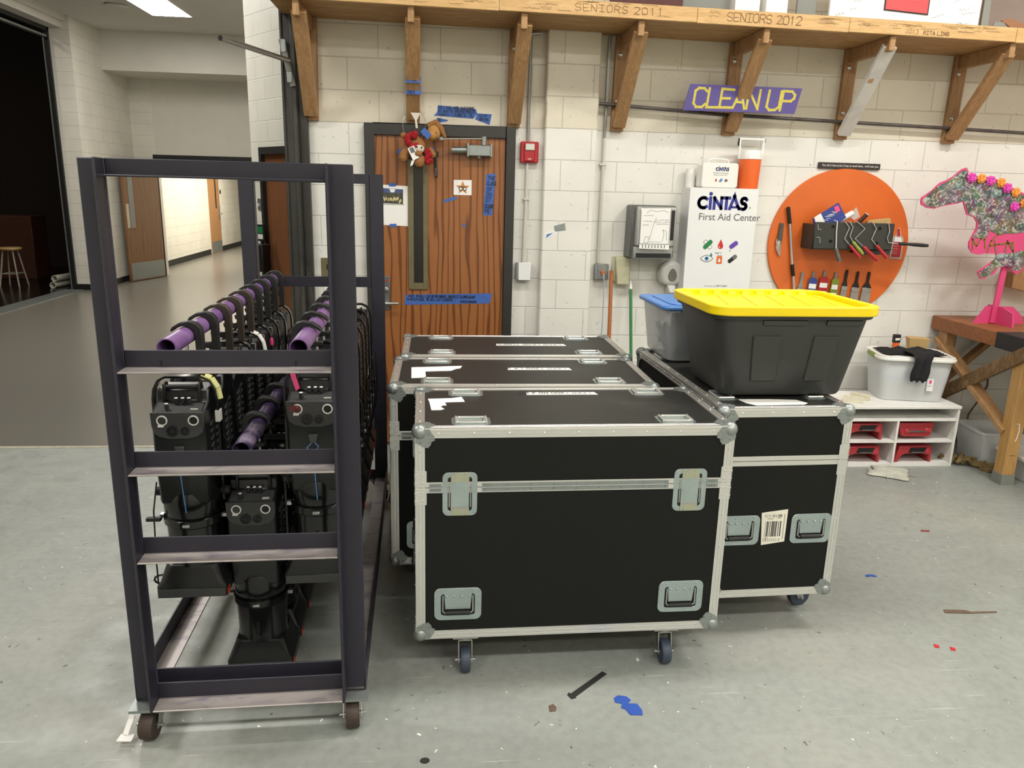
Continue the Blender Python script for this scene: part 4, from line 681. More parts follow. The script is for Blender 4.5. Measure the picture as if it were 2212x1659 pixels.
for k, (u, v) in enumerate(((670, 310), (790, 318), (905, 348), (1035, 370), (1112, 437), (1215, 490), (1200, 668), (1322, 622))):
    p = H1(u, v); r_ = .031+.002*(k % 2 == 0); m = MB(); m.ball((p.x, YH-.012, p.z), r_*.45, 10, (1, .9, 1))
    for rg, n_, tl in ((.45, 4, .9), (.75, 5, .6), (1.0, 6, .3)):
        for j in range(n_):
            a_ = 2*pi*j/n_+rg*3; c = Vector((p.x+cos(a_)*r_*rg*.62, YH-.008-(1.05-rg)*.012, p.z+sin(a_)*r_*rg*.62)); m.ball(c, r_*.5, 8, (1, .35, 1), Matrix.Rotation(-tl*.9, 3, Vector((-sin(a_), 0, cos(a_)))))
    m.build('rose', 'roseo' if k % 2 else 'rosep', t)
sb, st_ = at(2150, 668, 5.1), at(2172, 578, 5.1)
MB().beam((sb.x, 5.108, 1.0), (st_.x, 5.108, st_.z+.05), .042, .016, (0, 1, 0)).build('stick', 'magenta', t, bev=.001, smooth=0)
cx = sb.x+.01
MB().prism([(cx-.145, .995), (cx+.24, .995), (cx+.22, 1.05), (cx+.14, 1.115), (cx-.065, 1.118)], 5.12, 5.132).build('base_fin', 'magenta', t, smooth=0)
MB().prism([(4.93, .995), (5.30, .995), (5.20, 1.12), (5.05, 1.12), (4.945, 1.09)], cx+.006, cx+.018, 'x').build('base_fin', 'magenta', t, smooth=0)
# ================================================================== WORKBENCH
t = thing('workbench', 'wooden workbench with an orange brown top and crossed braces at the right wall side', 'workbench')
MB().box(3.73, 4.85, 3.9, 5.47, .895, .995).build('bench_top', 'benchtop', t, bev=.004, smooth=0)
e = MB().box(3.722, 3.9, 3.9, 4.765, .892, .998).build('black_end', 'black', t, bev=.003, smooth=0); e['label'] = 'black painted front corner of the top'
for (x, y, nm, mt_) in ((3.745, 4.505, 'leg', 'lightwood'), (3.745, 5.30, 'leg', 'stud'), (4.75, 4.5, 'leg', 'stud'), (4.75, 5.30, 'leg', 'stud')):
    l = MB().box(x, x+.089, y, y+.089, .0, .895).build(nm, mt_, t, bev=.004, smooth=0)
    if y < 4.6 and x < 4: MB().box(x-.002, x+.091, y-.002, y+.091, 0, .075).build('painted_foot', 'greyfoot', l, smooth=0); MB().box(x+.05, x+.12, y+.04, y+.11, .13, .30).build('cleat', 'lightwood', l, smooth=0); m = MB(); MB().tube([(x+.035, y-.003, .43), (x+.05, y-.003, .43), (x+.056, y-.003, .38), (x+.05, y-.003, .33), (x+.043, y-.003, .31)], .003, 5).build('chalk_curve', 'paper', l); scribble(m, (x+.02, y-.001, .205), .045, .008, .002); m.build('pencil_note', 'ink', l, smooth=0)
MB().beam((3.765, 5.40, .83), (3.765, 4.56, .36), .038, .089, (1, 0, 0)).xf(Matrix.Identity(4)).build('cross_brace', 'brace', t, bev=.003, smooth=0)
MB().beam((3.735, 5.42, .33), (3.735, 4.45, .93), .089, .03, (1, 0, 0)).build('cross_brace', 'oldwood', t, bev=.003, smooth=0)
MB().beam((4.2, 5.39, .85), (3.83, 5.39, .5), .038, .07, (0, 1, 0)).build('rear_brace', 'stud', t, bev=.003, smooth=0)
tag(MB().tube([(4.25, 5.455, .55), (4.26, 5.45, .45), (4.2, 5.44, .33), (4.13, 5.43, .22), (4.12, 5.42, .12), (4.17, 5.40, .03), (4.3, 5.35, .006), (4.5, 5.3, .006)], .007, 8).build('cable', mat('brown_cable', '6f4a3e', .5)), 'brown cable curling down the wall behind the workbench', 'cable')
def openbin(name, lb, x, y, w, d, h, rz, mt_='cloudy', taper=.85):
    t = thing(name, lb, 'bin', (x, y, 0), rz); m = MB(); a_ = w/2; b_ = d/2; q = taper
    for s0, s1 in (((-1, -1), (1, -1)), ((1, -1), (1, 1)), ((1, 1), (-1, 1)), ((-1, 1), (-1, -1))):
        m.quad((s0[0]*a_*q, s0[1]*b_*q, .004), (s1[0]*a_*q, s1[1]*b_*q, .004), (s1[0]*a_, s1[1]*b_, h), (s0[0]*a_, s0[1]*b_, h))
    m.quad((-a_*q, -b_*q, .004), (a_*q, -b_*q, .004), (a_*q, b_*q, .004), (-a_*q, b_*q, .004)); bo = m.build('body', mt_, t, smooth=0)
    so = bo.modifiers.new('wall', 'SOLIDIFY'); so.thickness = .003
    ringprism(MB(), rrect(-a_-.012, a_+.012, -b_-.012, b_+.012, .03), rrect(-a_+.004, a_-.004, -b_+.004, b_-.004, .025), h-.012, h, 'z').build('rim', mt_, t); return t
openbin('storage_bin', 'empty cloudy plastic bin on the floor under the workbench, just behind its front leg', 4.04, 4.98, .42, .34, .26, -.1)
t = openbin('storage_bin', 'clear shallow bin with a white rim and an orange label right of the workbench leg', 4.05, 4.62, .24, .3, .155, 0.0)
MB().box(-.16, .16, -.17, .17, .155, .185).build('lid', 'whitelid', t, bev=.006); MB().prism([(-.05+.06*cos(i*pi/8), .08+.035*sin(i*pi/8)) for i in range(16)], -.152, -.15).build('label_patch', 'orangeplastic', t, smooth=0)
m = MB()
for j in range(6):
    x0, y0 = 3.70+j*.035, 4.97-j*.03; m.tube([(x0+.05*cos(i*1.1+j), y0+.04*sin(i*1.1+j*2), .03+.02*sin(i*2.1+j)+.02*(i % 2)*(j < 4)) for i in range(9)], .014, 7)
m.tube([(3.84, 4.86, .02), (3.9, 4.8, .02), (3.95, 4.72, .012), (3.86, 4.74, .012), (3.83, 4.78, .012), (3.92, 4.76, .016)], .013, 7)
tag(m.build('rope_pile', 'burlap', loc=(-.03, 0, 0)), 'tangled heap of brown rope on the floor between the cubby and the workbench leg', 'rope')
# wooden ledge at the right edge
tag(MB().prism([at2(2186, 622, 5.3), at2(2190, 588, 5.3), at2(2260, 530, 5.3), at2(2260, 640, 5.3)], 5.3, 5.40).build('wood_corbel', 'stud', smooth=0), 'brown wooden corbel at the right edge behind the horse stick', 'bracket')
# ================================================================== CUBBY
t = thing('cubby_unit', 'low white painted cubby shelf with four red caddies inside', 'cubby', (0, 0, 0)); x0, x1, y0, y1 = 2.72, 3.648, 4.88, 5.30
MB().box(x0-.01, x1+.004, y0-.008, y1, .425, .445).build('top', 'whitepaint', t, bev=.002, smooth=0)
for x in (x0, x1-.018): MB().box(x, x+.018, y0, y1, 0, .425).build('side_panel', 'whitepaint', t, smooth=0)
MB().box(x0, x1, y1-.008, y1, .0, .425).build('back_panel', 'greyboard', t, smooth=0); MB().box(x0+.018, x1-.018, y0, y1-.01, 0, .02).build('bottom_shelf', 'whitepaint', t, smooth=0)
MB().box(x0+.018, x1-.018, y0, y1-.01, .335, .35).build('upper_shelf', 'whitepaint', t, smooth=0); MB().box(3.195, 3.21, y0, y1-.01, .02, .335).build('divider', 'whitepaint', t, smooth=0)
for a_, b_ in ((x0+.018, 3.195), (3.21, x1-.018)): MB().box(a_, b_, y0+.004, y1-.01, .175, .188).build('middle_shelf', 'whitepaint', t, smooth=0)
def caddy(x, z, lb, flip=False):
    t = thing('red_caddy', lb, 'caddy', (x, y0+.03, z+.0012), 0, 'red caddies in the cubby'); sg = -1 if flip else 1
    pr = [(0, 0), (.03, 0), (.055, .05), (.09, .062), (.24, .062), (.255, .05), (.262, 0), (.28, 0), (.272, .118), (.03, .118)]
    if flip: pr = [(0, .122), (.27, .122), (.25, .03), (.24, .022), (.05, .022), (.03, .03)]
    MB().prism(pr, 0, .24).build('body', 'redstap', t, bev=.006, seg=2)
    if not flip:
        MB().prism([(.1, .072), (.21, .072), (.235, .108), (.115, .108)], -.004, .0).build('recess', 'darkcav', t, smooth=0); MB().box(.12, .222, -.012, -.003, .070, .078).build('grip_bar', 'greyhandle', t, bev=.002)
        MB().frus((.21, .262, -.01, .02, .06), (.235, .262, -.002, .02, .112)).build('side_lug', 'redstap', t, bev=.006)
    else:
        MB().box(.08, .2, -.010, 0, .056, .068).build('grip_bar', 'greyhandle', t, bev=.002); MB().frus((.19, .26, -.012, .02, .055), (.21, .25, -.004, .02, .095)).build('side_lug', 'redstap', t, bev=.008); MB().frus((.05, .09, -.012, .02, .05), (.06, .085, -.004, .02, .085)).build('side_lug', 'redstap', t, bev=.008)
caddy(2.835, .188, 'red caddy with a black recess in the upper left cubby opening'); caddy(2.84, .02, 'red caddy with a black recess in the lower left cubby opening'); caddy(3.23, .02, 'red caddy with a black recess in the lower right cubby opening'); caddy(3.225, .188, 'red caddy turned over, without black recess, in the upper right cubby opening', True)
for x, y, rz, lb in ((2.905, 4.985, -.5, 'small cream wood block on the cubby top, nearest the front edge'), (3.0, 5.06, -.9, 'small cream wood block on the cubby top, closer to the clear bin')):
    tag(MB().box(-.065, .065, -.02, .02, 0, .042).build('wood_block', mat('cream_block', 'd8d2bb', .6, 0, .12, 30), bev=.002, loc=(x, y, .445), rz=rz), lb, 'wood block')
# clear bin with white lid
BR = R(-11); t = thing('lidded_bin', 'cloudy plastic bin with a white lid and olive latches on the cubby', 'bin', (3.385, 5.155, .445), BR)
m = MB(); lo = rrect(-.215, .215, -.15, .15, .05); hi = rrect(-.25, .25, -.18, .18, .06); n = len(lo)
m.add([(p[0], p[1], .004) for p in lo]+[(p[0], p[1], .305) for p in hi], [tuple(range(n-1, -1, -1))]+[(i, (i+1) % n, n+(i+1) % n, n+i) for i in range(n)]); bo = m.build('body', 'cloudy', t)
so = bo.modifiers.new('wall', 'SOLIDIFY'); so.thickness = .003
MB().prism(rrect(-.268, .268, -.198, .198, .07), .295, .318, 'z').build('lid', 'whitelid', t, bev=.006, seg=2); ringprism(MB(), rrect(-.262, .262, -.192, .192, .07), rrect(-.235, .235, -.165, .165, .06), .318, .328, 'z').build('lid_rim', 'whitelid', t, bev=.003)
for sx in (-1, 1): MB().box(sx*.262-.012, sx*.262+.012, -.07, .07, .29, .325).build('latch', 'olive', t, bev=.008)
tg = MB().prism(rrect(-.022, .022, .085, .175, .008), -.172, -.170).build('paper_label', 'paper', t, smooth=0); tg.location = (.10, .0, 0); ftext('CRAFT 5', .0095, 'ink', tg, (-.0185, -.1725, .118)); MB().box(-.008, .008, -.1726, -.172, .14, .165).build('red_mark', 'pink', tg, smooth=0)
t2 = thing('blue_lid_box', 'small clear box with a blue lid stored inside the cloudy bin', 'box', (3.395, 5.15, .456), BR)
MB().frus((-.17, .19, -.115, .11, 0), (-.185, .20, -.125, .12, .135)).build('body', 'totec', t2); MB().box(-.20, .215, -.135, .13, .135, .15).build('lid', 'bluelid', t2, bev=.004)
# cloth on the lid
m = MB(); nx_, ny_ = 26, 14; vs = []
for j in range(ny_):
    for i in range(nx_):
        u, v = i/(nx_-1)-.5, j/(ny_-1)-.5; wob = .5+.5*sin(u*17+2*sin(v*9))*cos(v*13+u*5)
        edge = 1-.15*sin(u*11+3)-.12*cos(u*23)
        vs.append((u*.42*(1-.08*cos(v*20)), v*.19*edge, .012+.035*wob*(1-(2*u)**4)*(1-(2*v)**4)))
m.add(vs, [(j*nx_+i, j*nx_+i+1, (j+1)*nx_+i+1, (j+1)*nx_+i) for j in range(ny_-1) for i in range(nx_-1)])
vs = []; 
for j in range(12):
    for i in range(9):
        v = j/11; u = i/8-.5; vs.append((.02-.02*v+u*(.17-.07*v+.02*sin(v*9)), -.05-.155*min(1, v*2.3)-.012*sin(u*14+v*4)-.004, .036+.01*sin(u*19)-(.19*max(0, v-.40))/.6))
m.add(vs, [(j*9+i, j*9+i+1, (j+1)*9+i+1, (j+1)*9+i) for j in range(11) for i in range(8)])
o = tag(m.build('black_cloth', 'cloth', smooth=180, loc=(3.375, 5.14, .763), rz=BR), 'crumpled black cloth draped over the white lid of the cloudy bin', 'cloth'); so = o.modifiers.new('thick', 'SOLIDIFY'); so.thickness = .005; so.offset = 1
t = thing('glue_bottle', 'small black and orange bottle standing behind the black cloth', 'bottle', (3.36, 5.30, .76)); MB().box(-.022, .022, -.015, .015, .014, .075).build('body', 'orangeink', t, bev=.004); MB().box(-.024, .024, -.016, .016, .055, .115).build('label', 'ink', t, bev=.002); MB().prism([(-.018, .09), (.018, .092), (.016, .075), (-.018, .072)], -.0175, -.016).build('label_print', 'paper', t, smooth=0)
tag(MB().frus((-.055, .055, -.045, .045, 0), (-.07, .07, -.055, .055, .085)).build('kraft_box', 'kraft', loc=(3.505, 5.27, .773), rz=-.3), 'open kraft take out carton behind the black cloth on the bin', 'carton')
# rag on the floor
m = MB(); vs = []; N = 16
for j in range(N):
    for i in range(N):
        u, v = i/(N-1)-.5, j/(N-1)-.5; vs.append((u*.27*(1+.3*sin(v*8+1)), v*.24*(1+.35*cos(u*9)), .006+.022*(.5+.5*sin(u*15+v*9))*(1-abs(2*u)**3)*(1-abs(2*v)**3)))
m.add(vs, [(j*N+i, j*N+i+1, (j+1)*N+i+1, (j+1)*N+i) for j in range(N-1) for i in range(N-1)])
o = tag(m.build('floor_rag', 'rag', smooth=180, loc=(3.10, 4.74, .0), rz=.25), 'crumpled grey rag on the floor in front of the cubby', 'rag'); so = o.modifiers.new('thick', 'SOLIDIFY'); so.thickness = .003; so.offset = 1
# ================================================================== ROAD CASES
CW, CD, ZB, ZT, ZS = 1.188, .566, .165, 1.008, .784
def handle_part(par, M, nm='recessed_handle'):
    m = MB(); ringprism(m, rrect(-.09, .09, -.067, .067, .024), rrect(-.064, .064, -.047, .042, .010), -.004, 0)
    for x in (-.06, -.02, .02, .06): m.ball((x, -.004, .055), .0042, 6); m.ball((x, -.004, -.058), .003, 6)
    for z in (-.03, .0, .03): m.ball((-.078, -.004, z), .0032, 6); m.ball((.078, -.004, z), .0032, 6)
    m.cm = 0; o = m.xf(M).build(nm, 'zinc', par, bev=.001)
    MB().box(-.064, .064, -.0012, 0, -.047, .042).xf(M).build('dish', 'darkcav', o, smooth=0)  # flat black plate paints in the shade of the handle recess
    m = MB().frus((-.047, .047, -.003, 0, -.022), (-.052, .054, -.0035, 0, .045))
    for x in (-.042, -.015, .015, .042): m.ball((x, -.004, .032), .0055, 8)
    m.xf(M).build('spring_plate', 'zinc', o)
    MB().tube([(-.057, -.006, .038), (-.057, -.007, -.028), (-.047, -.008, -.035)], .0035, 6).tube([(.057, -.006, .038), (.057, -.007, -.028), (.047, -.008, -.035)], .0035, 6).xf(M).build('bail', 'steel', o)
    MB().cyl((-.046, -.009, -.034), (.046, -.009, -.034), .0095, 12).xf(M).build('grip', 'rubber', o); return o
def latch_part(par, M):
    m = MB(); ringprism(m, rrect(-.064, .064, -.085, .085, .022), rrect(-.044, .044, -.066, .066, .010), -.004, 0)
    for x in (-.054, .054):
        for z in (-.07, -.03, .01, .035, .07): m.ball((x, -.004, z), .0034, 6)
    o = m.xf(M).build('latch', 'zinc', par, bev=.001)
    MB().box(-.044, .044, -.0012, 0, -.066, .066).xf(M).build('dish', 'darkcav', o, smooth=0)  # flat black plate stands for the shaded latch recess
    MB().frus((-.034, .034, -.005, 0, -.05), (-.034, .034, -.004, 0, .05)).xf(M).build('latch_plate', 'zinc', o, bev=.001)
    m = MB().box(-.033, .034, -.0055, -.003, .046, .082).box(-.033, .034, -.0055, -.003, -.084, -.052)
    for x in (-.018, .018): m.ball((x, -.0055, .078), .0038, 6); m.ball((x, -.0055, -.078), .0038, 6); m.box(x-.003, x+.003, -.0062, -.0055, .054, .066)
    m.xf(M).build('hasp', 'hasp', o, bev=.001)
    MB().box(-.034, .033, -.009, -.004, -.054, -.047).xf(M).build('turn_bar', 'steel', o); MB().tube([(-.039, -.004, -.05), (-.039, -.004, .045)], .003, 6).tube([(.039, -.004, -.05), (.039, -.004, .045)], .003, 6).xf(M).build('side_wire', 'steel', o); return o
def extrusion(par, P0, P1, nA, nB):
    P0, P1, nA, nB = map(Vector, (P0, P1, nA, nB)); e, w = .003, .034; d = (P1-P0); L = d.length; d.normalize()
    A = [(e, -w), (e, -.026), (e-.0014, -.025), (e-.0014, -.022), (e, -.021), (e, -.012), (e-.0014, -.011), (e-.0014, -.008), (e, -.007), (e, -.003), (e*.7, e*.7)]
    pr = A+[(q, p) for p, q in A[:-1]][::-1]+[(-w, .0002), (.0002, .0002), (.0002, -w)]
    m = MB(); n = len(pr); vs = [p+nA*a_+nB*b_ for p in (P0, P1) for a_, b_ in pr]
    m.add(vs, [tuple(range(n)), tuple(range(2*n-1, n-1, -1))]+[(i, i+n, (i+1) % n+n, (i+1) % n) for i in range(n)])
    k = max(2, int(L/.125))
    for i in range(k):
        s = P0+d*(L*(i+.5)/k); m.ball(s+nA*e-nB*.017, .0042, 6, (1, 1, 1)); m.ball(s+nB*e-nA*.017, .0042, 6)
    return m.build('edge_extrusion', 'alu', par, smooth=25)
def corner(par, c, sg):
    m = MB(); c = Vector(c); sg = Vector(sg); m.ball(c-sg*.015, .030, 14)
    for ax in range(3):
        u, v = [i for i in range(3) if i != ax]
        pts = [(0, 0), (.05, .0), (.058, .014), (.068, .028), (.070, .042), (.058, .047), (.056, .057), (.046, .070), (.030, .068), (.014, .058), (0, .05)]
        q = []
        for off in (.0005, .0055):
            for a_, b_ in pts:
                p = c.copy(); p[u] -= sg[u]*a_; p[v] -= sg[v]*b_; p[ax] += sg[ax]*off; q.append(p)
        n = len(pts); m.add(q, [tuple(range(n)), tuple(range(n, 2*n))]+[(i, (i+1) % n, (i+1) % n+n, i+n) for i in range(n)])
        for a_, b_ in ((.05, .05), (.05, .018), (.018, .05)):
            p = c.copy(); p[u] -= sg[u]*a_; p[v] -= sg[v]*b_; p[ax] += sg[ax]*.0055; m.ball(p, .0045, 6)
    return m.build('ball_corner', 'galv', par, smooth=50)
def caster_part(par, loc, rz, wm='bluewheel', r=.05, H=.165, w=.036):
    o = MB().box(-.05, .05, -.045, .045, -.008, 0).lathe([(0, -.02), (.032, -.02), (.032, -.008), (0, -.008)]).build('caster', 'steel', par, bev=.002, loc=loc, rz=rz)
    zc = r-H; y = -.035; hw = w/2+.008
    for s in (-1, 1): MB().prism([(-.028+.0, -.022), (.028, -.022), (y+.014, zc-.006), (y-.014, zc-.006)], s*hw-.0015, s*hw+.0015, 'x').build('fork', 'steel', o)
    MB().box(-hw, hw, -.03, .028, -.024, -.019).build('fork_crown', 'steel', o); MB().lathe([(.0, -w/2), (r*.7, -w/2), (r*.94, -w/2), (r, -w/2+.006), (r, w/2-.006), (r*.94, w/2), (0, w/2)], (0, y, zc), 28, 'x').build('wheel', wm, o)
    MB().cyl((-hw-.014, y, zc), (hw+.014, y, zc), .006, 8).build('axle', 'steel', o); return o
def make_case():
    t = thing('road_case', '', 'flight case', (0, 0, 0), 0, 'black flight cases on casters'); h = CW/2
    MB().box(-h, h, 0, CD, ZB, ZS-.001).build('case_body', 'lam', t, smooth=0); l = MB().box(-h, h, 0, CD, ZS+.001, ZT).build('case_lid', 'lam', t, smooth=0)
    MB().box(-h+.03, h-.03, .03, CD-.03, ZT, ZT+.001).build('lid_top_panel', 'lamtop', l, smooth=0)
    for z, nz in ((ZB, -1), (ZT, 1)):
        for y, ny in ((0, -1), (CD, 1)): extrusion(t, (-h+.02, y, z), (h-.02, y, z), (0, ny, 0), (0, 0, nz))
        for x, nx in ((-h, -1), (h, 1)): extrusion(t, (x, .02, z), (x, CD-.02, z), (nx, 0, 0), (0, 0, nz))
    for x, nx in ((-h, -1), (h, 1)):
        for y, ny in ((0, -1), (CD, 1)):
            extrusion(t, (x, y, ZB+.02), (x, y, ZT-.02), (nx, 0, 0), (0, ny, 0))
            m = MB(); e = .0045
            for z0, z1 in ((ZS-.066, ZS-.003), (ZS+.003, ZS+.066)):
                m.box(*sorted((x+nx*e, x-nx*.040)), *sorted((y+ny*e, y+ny*.002)), z0, z1).box(*sorted((x+nx*e, x+nx*.002)), *sorted((y+ny*e, y-ny*.040)), z0, z1)
                for zz in (z0+.016, z1-.016): m.ball((x-nx*.026, y+ny*e, zz), .0042, 6); m.box(*sorted((x-nx*.016, x+nx*e)), *sorted((y+ny*e, y+ny*(e+.0015))), zz-.0025, zz+.0025)
            m.build('corner_clamp', 'alu', t)
            for z, nz in ((ZB, -1), (ZT, 1)): corner(t, (x, y, z), (nx, ny, nz))
    for y, ny in ((0, -1), (CD, 1)):
        m = MB().box(-h+.03, h-.03, *sorted((y, y+ny*.003)), ZS-.021, ZS-.001).box(-h+.03, h-.03, *sorted((y, y+ny*.003)), ZS+.001, ZS+.021).build('tongue_extrusion', 'alu', t, bev=.0008, smooth=0)
        for a_, b_ in ((-.352, .352), (-.545, -.5), (.5, .545)):
            m = MB().box(a_, b_, *sorted((y+ny*.003, y+ny*.005)), ZS-.016, ZS-.003).box(a_, b_, *sorted((y+ny*.003, y+ny*.005)), ZS+.003, ZS+.016)
            m.cyl((a_, y+ny*.005, ZS), (b_, y+ny*.005, ZS), .0035, 8); n = max(2, int((b_-a_)/.088))
            for i in range(n+1):
                for dz in (-.0095, .0095): m.ball((a_+.012+(b_-a_-.024)*i/n, y+ny*.005, ZS+dz), .0036, 6)
            m.build('hinge_strip', 'galv', t)
        Mf = lambda u, z: (Matrix.Translation((u, y, z)) if ny < 0 else Matrix.Translation((u, y, z)) @ Matrix.Rotation(pi, 4, 'Z'))
        for u in (-.433, .437): latch_part(t, Mf(u, .758))
        for u in (-.437, .437): handle_part(t, Mf(u, .31))
    for x, nx in ((-h, -1), (h, 1)):
        MB().box(*sorted((x, x+nx*.003)), .03, CD-.03, ZS-.021, ZS-.001).box(*sorted((x, x+nx*.003)), .03, CD-.03, ZS+.001, ZS+.021).build('tongue_extrusion', 'alu', t, bev=.0008, smooth=0)
        for v in (-.16, .16): handle_part(t, Matrix.Translation((x, CD/2+v, .476)) @ Matrix.Rotation(-pi/2 if nx < 0 else pi/2, 4, 'Z'))
    for u in (-.39, .39):
        for v in (.088, .488):
            o = MB().prism(rrect(u-.072, u+.072, v-.048, v+.048, .02), ZT+.001, ZT+.0025, 'z').build('stacking_cup', 'zinc', t)
            m = MB(); ringprism(m, rrect(u-.055, u+.055, v-.036, v+.036, .012), rrect(u-.047, u+.047, v-.028, v+.028, .008), ZT+.002, ZT+.011, 'z'); m.build('cup_rim', 'alu', o, bev=.002)
            for s in (-1, 1): MB().tube([(u+s*.055, v-.034, ZT+.008), (u+s*.055, v+.034, ZT+.008)], .005, 8).build('cup_end', 'alu', o)
    MB().box(-h+.05, h-.05, .02, CD-.02, ZB-.014, ZB-.001).build('caster_board', 'black', t, smooth=0)
    for u in (-.405, .40):
        for v in (.062, CD-.062): caster_part(t, (u, v, ZB-.014), 0 if v < .3 else .6, H=ZB-.014)
    return t
c0 = make_case(); ca = []
cs = [(.506, 2.642, 1.05), (.377, 3.243, .11), (.40, 3.858, .5)]
for i, (x, y, d_) in enumerate(cs):
    c = c0 if i == 0 else copy_tree(c0); c.location = (x, y, 0); c.rotation_euler.z = R(d_); ca.append(c)
c = copy_tree(c0); b_ = R(2.17); ex = Vector((-sin(b_), cos(b_), 0)); ey = Vector((-cos(b_), -sin(b_), 0)); c.location = Vector((1.414, 2.887, 0))+ex*CW/2-ey*CD/2; c.rotation_euler.z = b_+pi/2; ca.append(c)
for o in c.children:
    if o.name.startswith('caster.'): o.rotation_euler.z = .1
ca[0]['label'] = 'nearest black flight case with aluminium edges, two front latches and blue grey wheels'
ca[1]['label'] = 'middle black flight case of the row of three, white tape at its lid corner'
ca[2]['label'] = 'farthest black flight case of the row, closest to the wooden door'
ca[3]['label'] = 'black flight case turned end on with a barcode sticker, carrying the yellow lidded tote'
def lidtape(c, x0, x1, y, w, txt, sl=0):
    o = MB().prism([(x0, y-w/2), (x1, y-w/2+sl), (x1-.008, y+w/2+sl), (x0+.004, y+w/2)], ZT+.001, ZT+.0022, 'z').build('tape_label', 'maskt', c, smooth=0)
    m = MB(); write(m, txt, (x1-.03, y+w*.3, ZT+.0024), w*.55, .003, (-1, 0, 0), (0, -1, 0), jit=.4, asp=.95); m.build('handwriting', 'ink', o, smooth=0)
lidtape(ca[0], -.135, .170, .475, .040, 'LEKO 1200 NO 2 LX'); lidtape(ca[1], -.055, .255, .33, .045, 'LEKO 1200 LX 2'); lidtape(ca[2], -.09, .30, .30, .05, 'LEKO LENS TUBES')
def torn(c, pts): return MB().prism(pts, ZT+.001, ZT+.003, 'z').build('torn_tape', 'maskt', c, smooth=0)
torn(ca[0], [(-.548, .395), (-.542, .35), (-.535, .235), (-.50, .235), (-.485, .25), (-.50, .28), (-.488, .30), (-.475, .30), (-.48, .345), (-.40, .352), (-.41, .425), (-.45, .405)])
torn(ca[1], [(-.512, .35), (-.505, .14), (-.44, .15), (-.445, .27), (-.325, .285), (-.30, .325), (-.28, .335), (-.27, .385), (-.40, .365)])
o = torn(ca[3], [(-CW/2+.045, .40), (-CW/2+.085, .43), (-CW/2+.14, .44), (-CW/2+.135, .30), (-CW/2+.12, .19), (-CW/2+.07, .165), (-CW/2+.05, .19)])
MB().box(-CW/2+.05, -CW/2+.12, .19, .40, ZT+.001, ZT+.0028).build('tape_label', 'maskt', ca[3], smooth=0)
# barcode sticker on the end of the turned case (local x = -CW/2 face; u runs along -y)
xb = -CW/2-.0012; U = lambda u: CD/2-u
st_ = MB().prism([(U(-.066), .553), (U(.050), .566), (U(.049), .418), (U(-.054), .405)], xb, xb+.001, 'x').build('barcode_sticker', mat('cream_sticker', 'e9e6d6', .5, 0, .02), ca[3], smooth=0)
m = MB(); xq = xb-.0003; rnd = random.Random(3)
def vb(u0, u1, z0, z1): m.quad((xq, U(u0), z0), (xq, U(u1), z0), (xq, U(u1), z1), (xq, U(u0), z1))
u = -.045
while u < .024: w = rnd.choice((.0015, .003, .0045)); vb(u, u+w, .443, .513); u += w+rnd.choice((.0015, .0025, .005))
for z0, z1 in ((.531, .544), (.421, .434)):
    u = -.048
    while u < .026: w = rnd.choice((.001, .002)); vb(u, u+w, z0, z1); u += w+rnd.choice((.0012, .002, .006))
vb(-.038, -.012, .524, .526); vb(.005, .022, .526, .528); vb(.037, .039, .43, .545); vb(-.047, -.028, .436, .438)
m.build('barcode', 'ink', st_, smooth=0)
# ================================================================== TOTES
def loft(m, rects, n=5):
    L = []
    for (x0, x1, y0, y1, z, r) in rects: L.append([(p[0], p[1], z) for p in rrect(x0, x1, y0, y1, r, n)])
    k = len(L[0]); m.add([p for q in L for p in q], [tuple(range(k-1, -1, -1))]+[(i*k+j, i*k+(j+1) % k, (i+1)*k+(j+1) % k, (i+1)*k+j) for i in range(len(L)-1) for j in range(k)]+[tuple(range((len(L)-1)*k, len(L)*k))])
    return m
t = thing('yellow_lid_tote', 'black plastic tote with a bright yellow lid standing on the turned flight case', 'tote', (1.455, 3.262, ZT+.0115), R(1.2))
bd = loft(MB(), [(-.265, .265, -.205, .205, 0, .05), (-.275, .275, -.213, .213, .012, .06), (-.335, .335, -.262, .262, .335, .07), (-.352, .352, -.278, .278, .337, .075), (-.354, .354, -.280, .280, .358, .075)]).build('body', 'tote', t, bev=.003)
def sidep(u0, u1, w0, w1): # raised panel on the sloping front wall
    f = lambda u, s, o: (u*(1+.2*s), -.2155-.0475*s-o, .015+.32*s); return [f(u0, w0, .006), f(u1, w0, .006), f(u1, w1, .006), f(u0, w1, .006), f(u0, w0, -.004), f(u1, w0, -.004), f(u1, w1, -.004), f(u0, w1, -.004)]
for u0, u1, w0, w1 in ((-.155, -.045, .16, .78), (.075, .175, .16, .78)): MB().add(sidep(u0, u1, w0, w1), [(0, 1, 2, 3), (0, 4, 5, 1), (1, 5, 6, 2), (2, 6, 7, 3), (3, 7, 4, 0)]).build('rib_panel', 'tote', bd, bev=.004, smooth=0)
for u0, u1 in ((-.12, .04), (.11, .24)): MB().add(sidep(u0, u1, .93, .99), [(0, 1, 2, 3), (0, 4, 5, 1), (1, 5, 6, 2), (2, 6, 7, 3), (3, 7, 4, 0)]).build('rim_tab', 'tote', bd, smooth=0)
ld = MB(); ringprism(ld, rrect(-.368, .368, -.294, .294, .085, 8), rrect(-.335, .335, -.262, .262, .07, 8), .352, .392, 'z'); ld.prism(rrect(-.336, .336, -.263, .263, .07, 8), .352, .372, 'z'); lo = ld.build('lid', 'yellow', t, bev=.005, seg=2)
for i in range(5): MB().beam((-.24+i*.12, -.2, .373), (-.16+i*.12, .2, .373), .03, .006).build('lid_rib', 'yellow', lo, bev=.002, smooth=0)
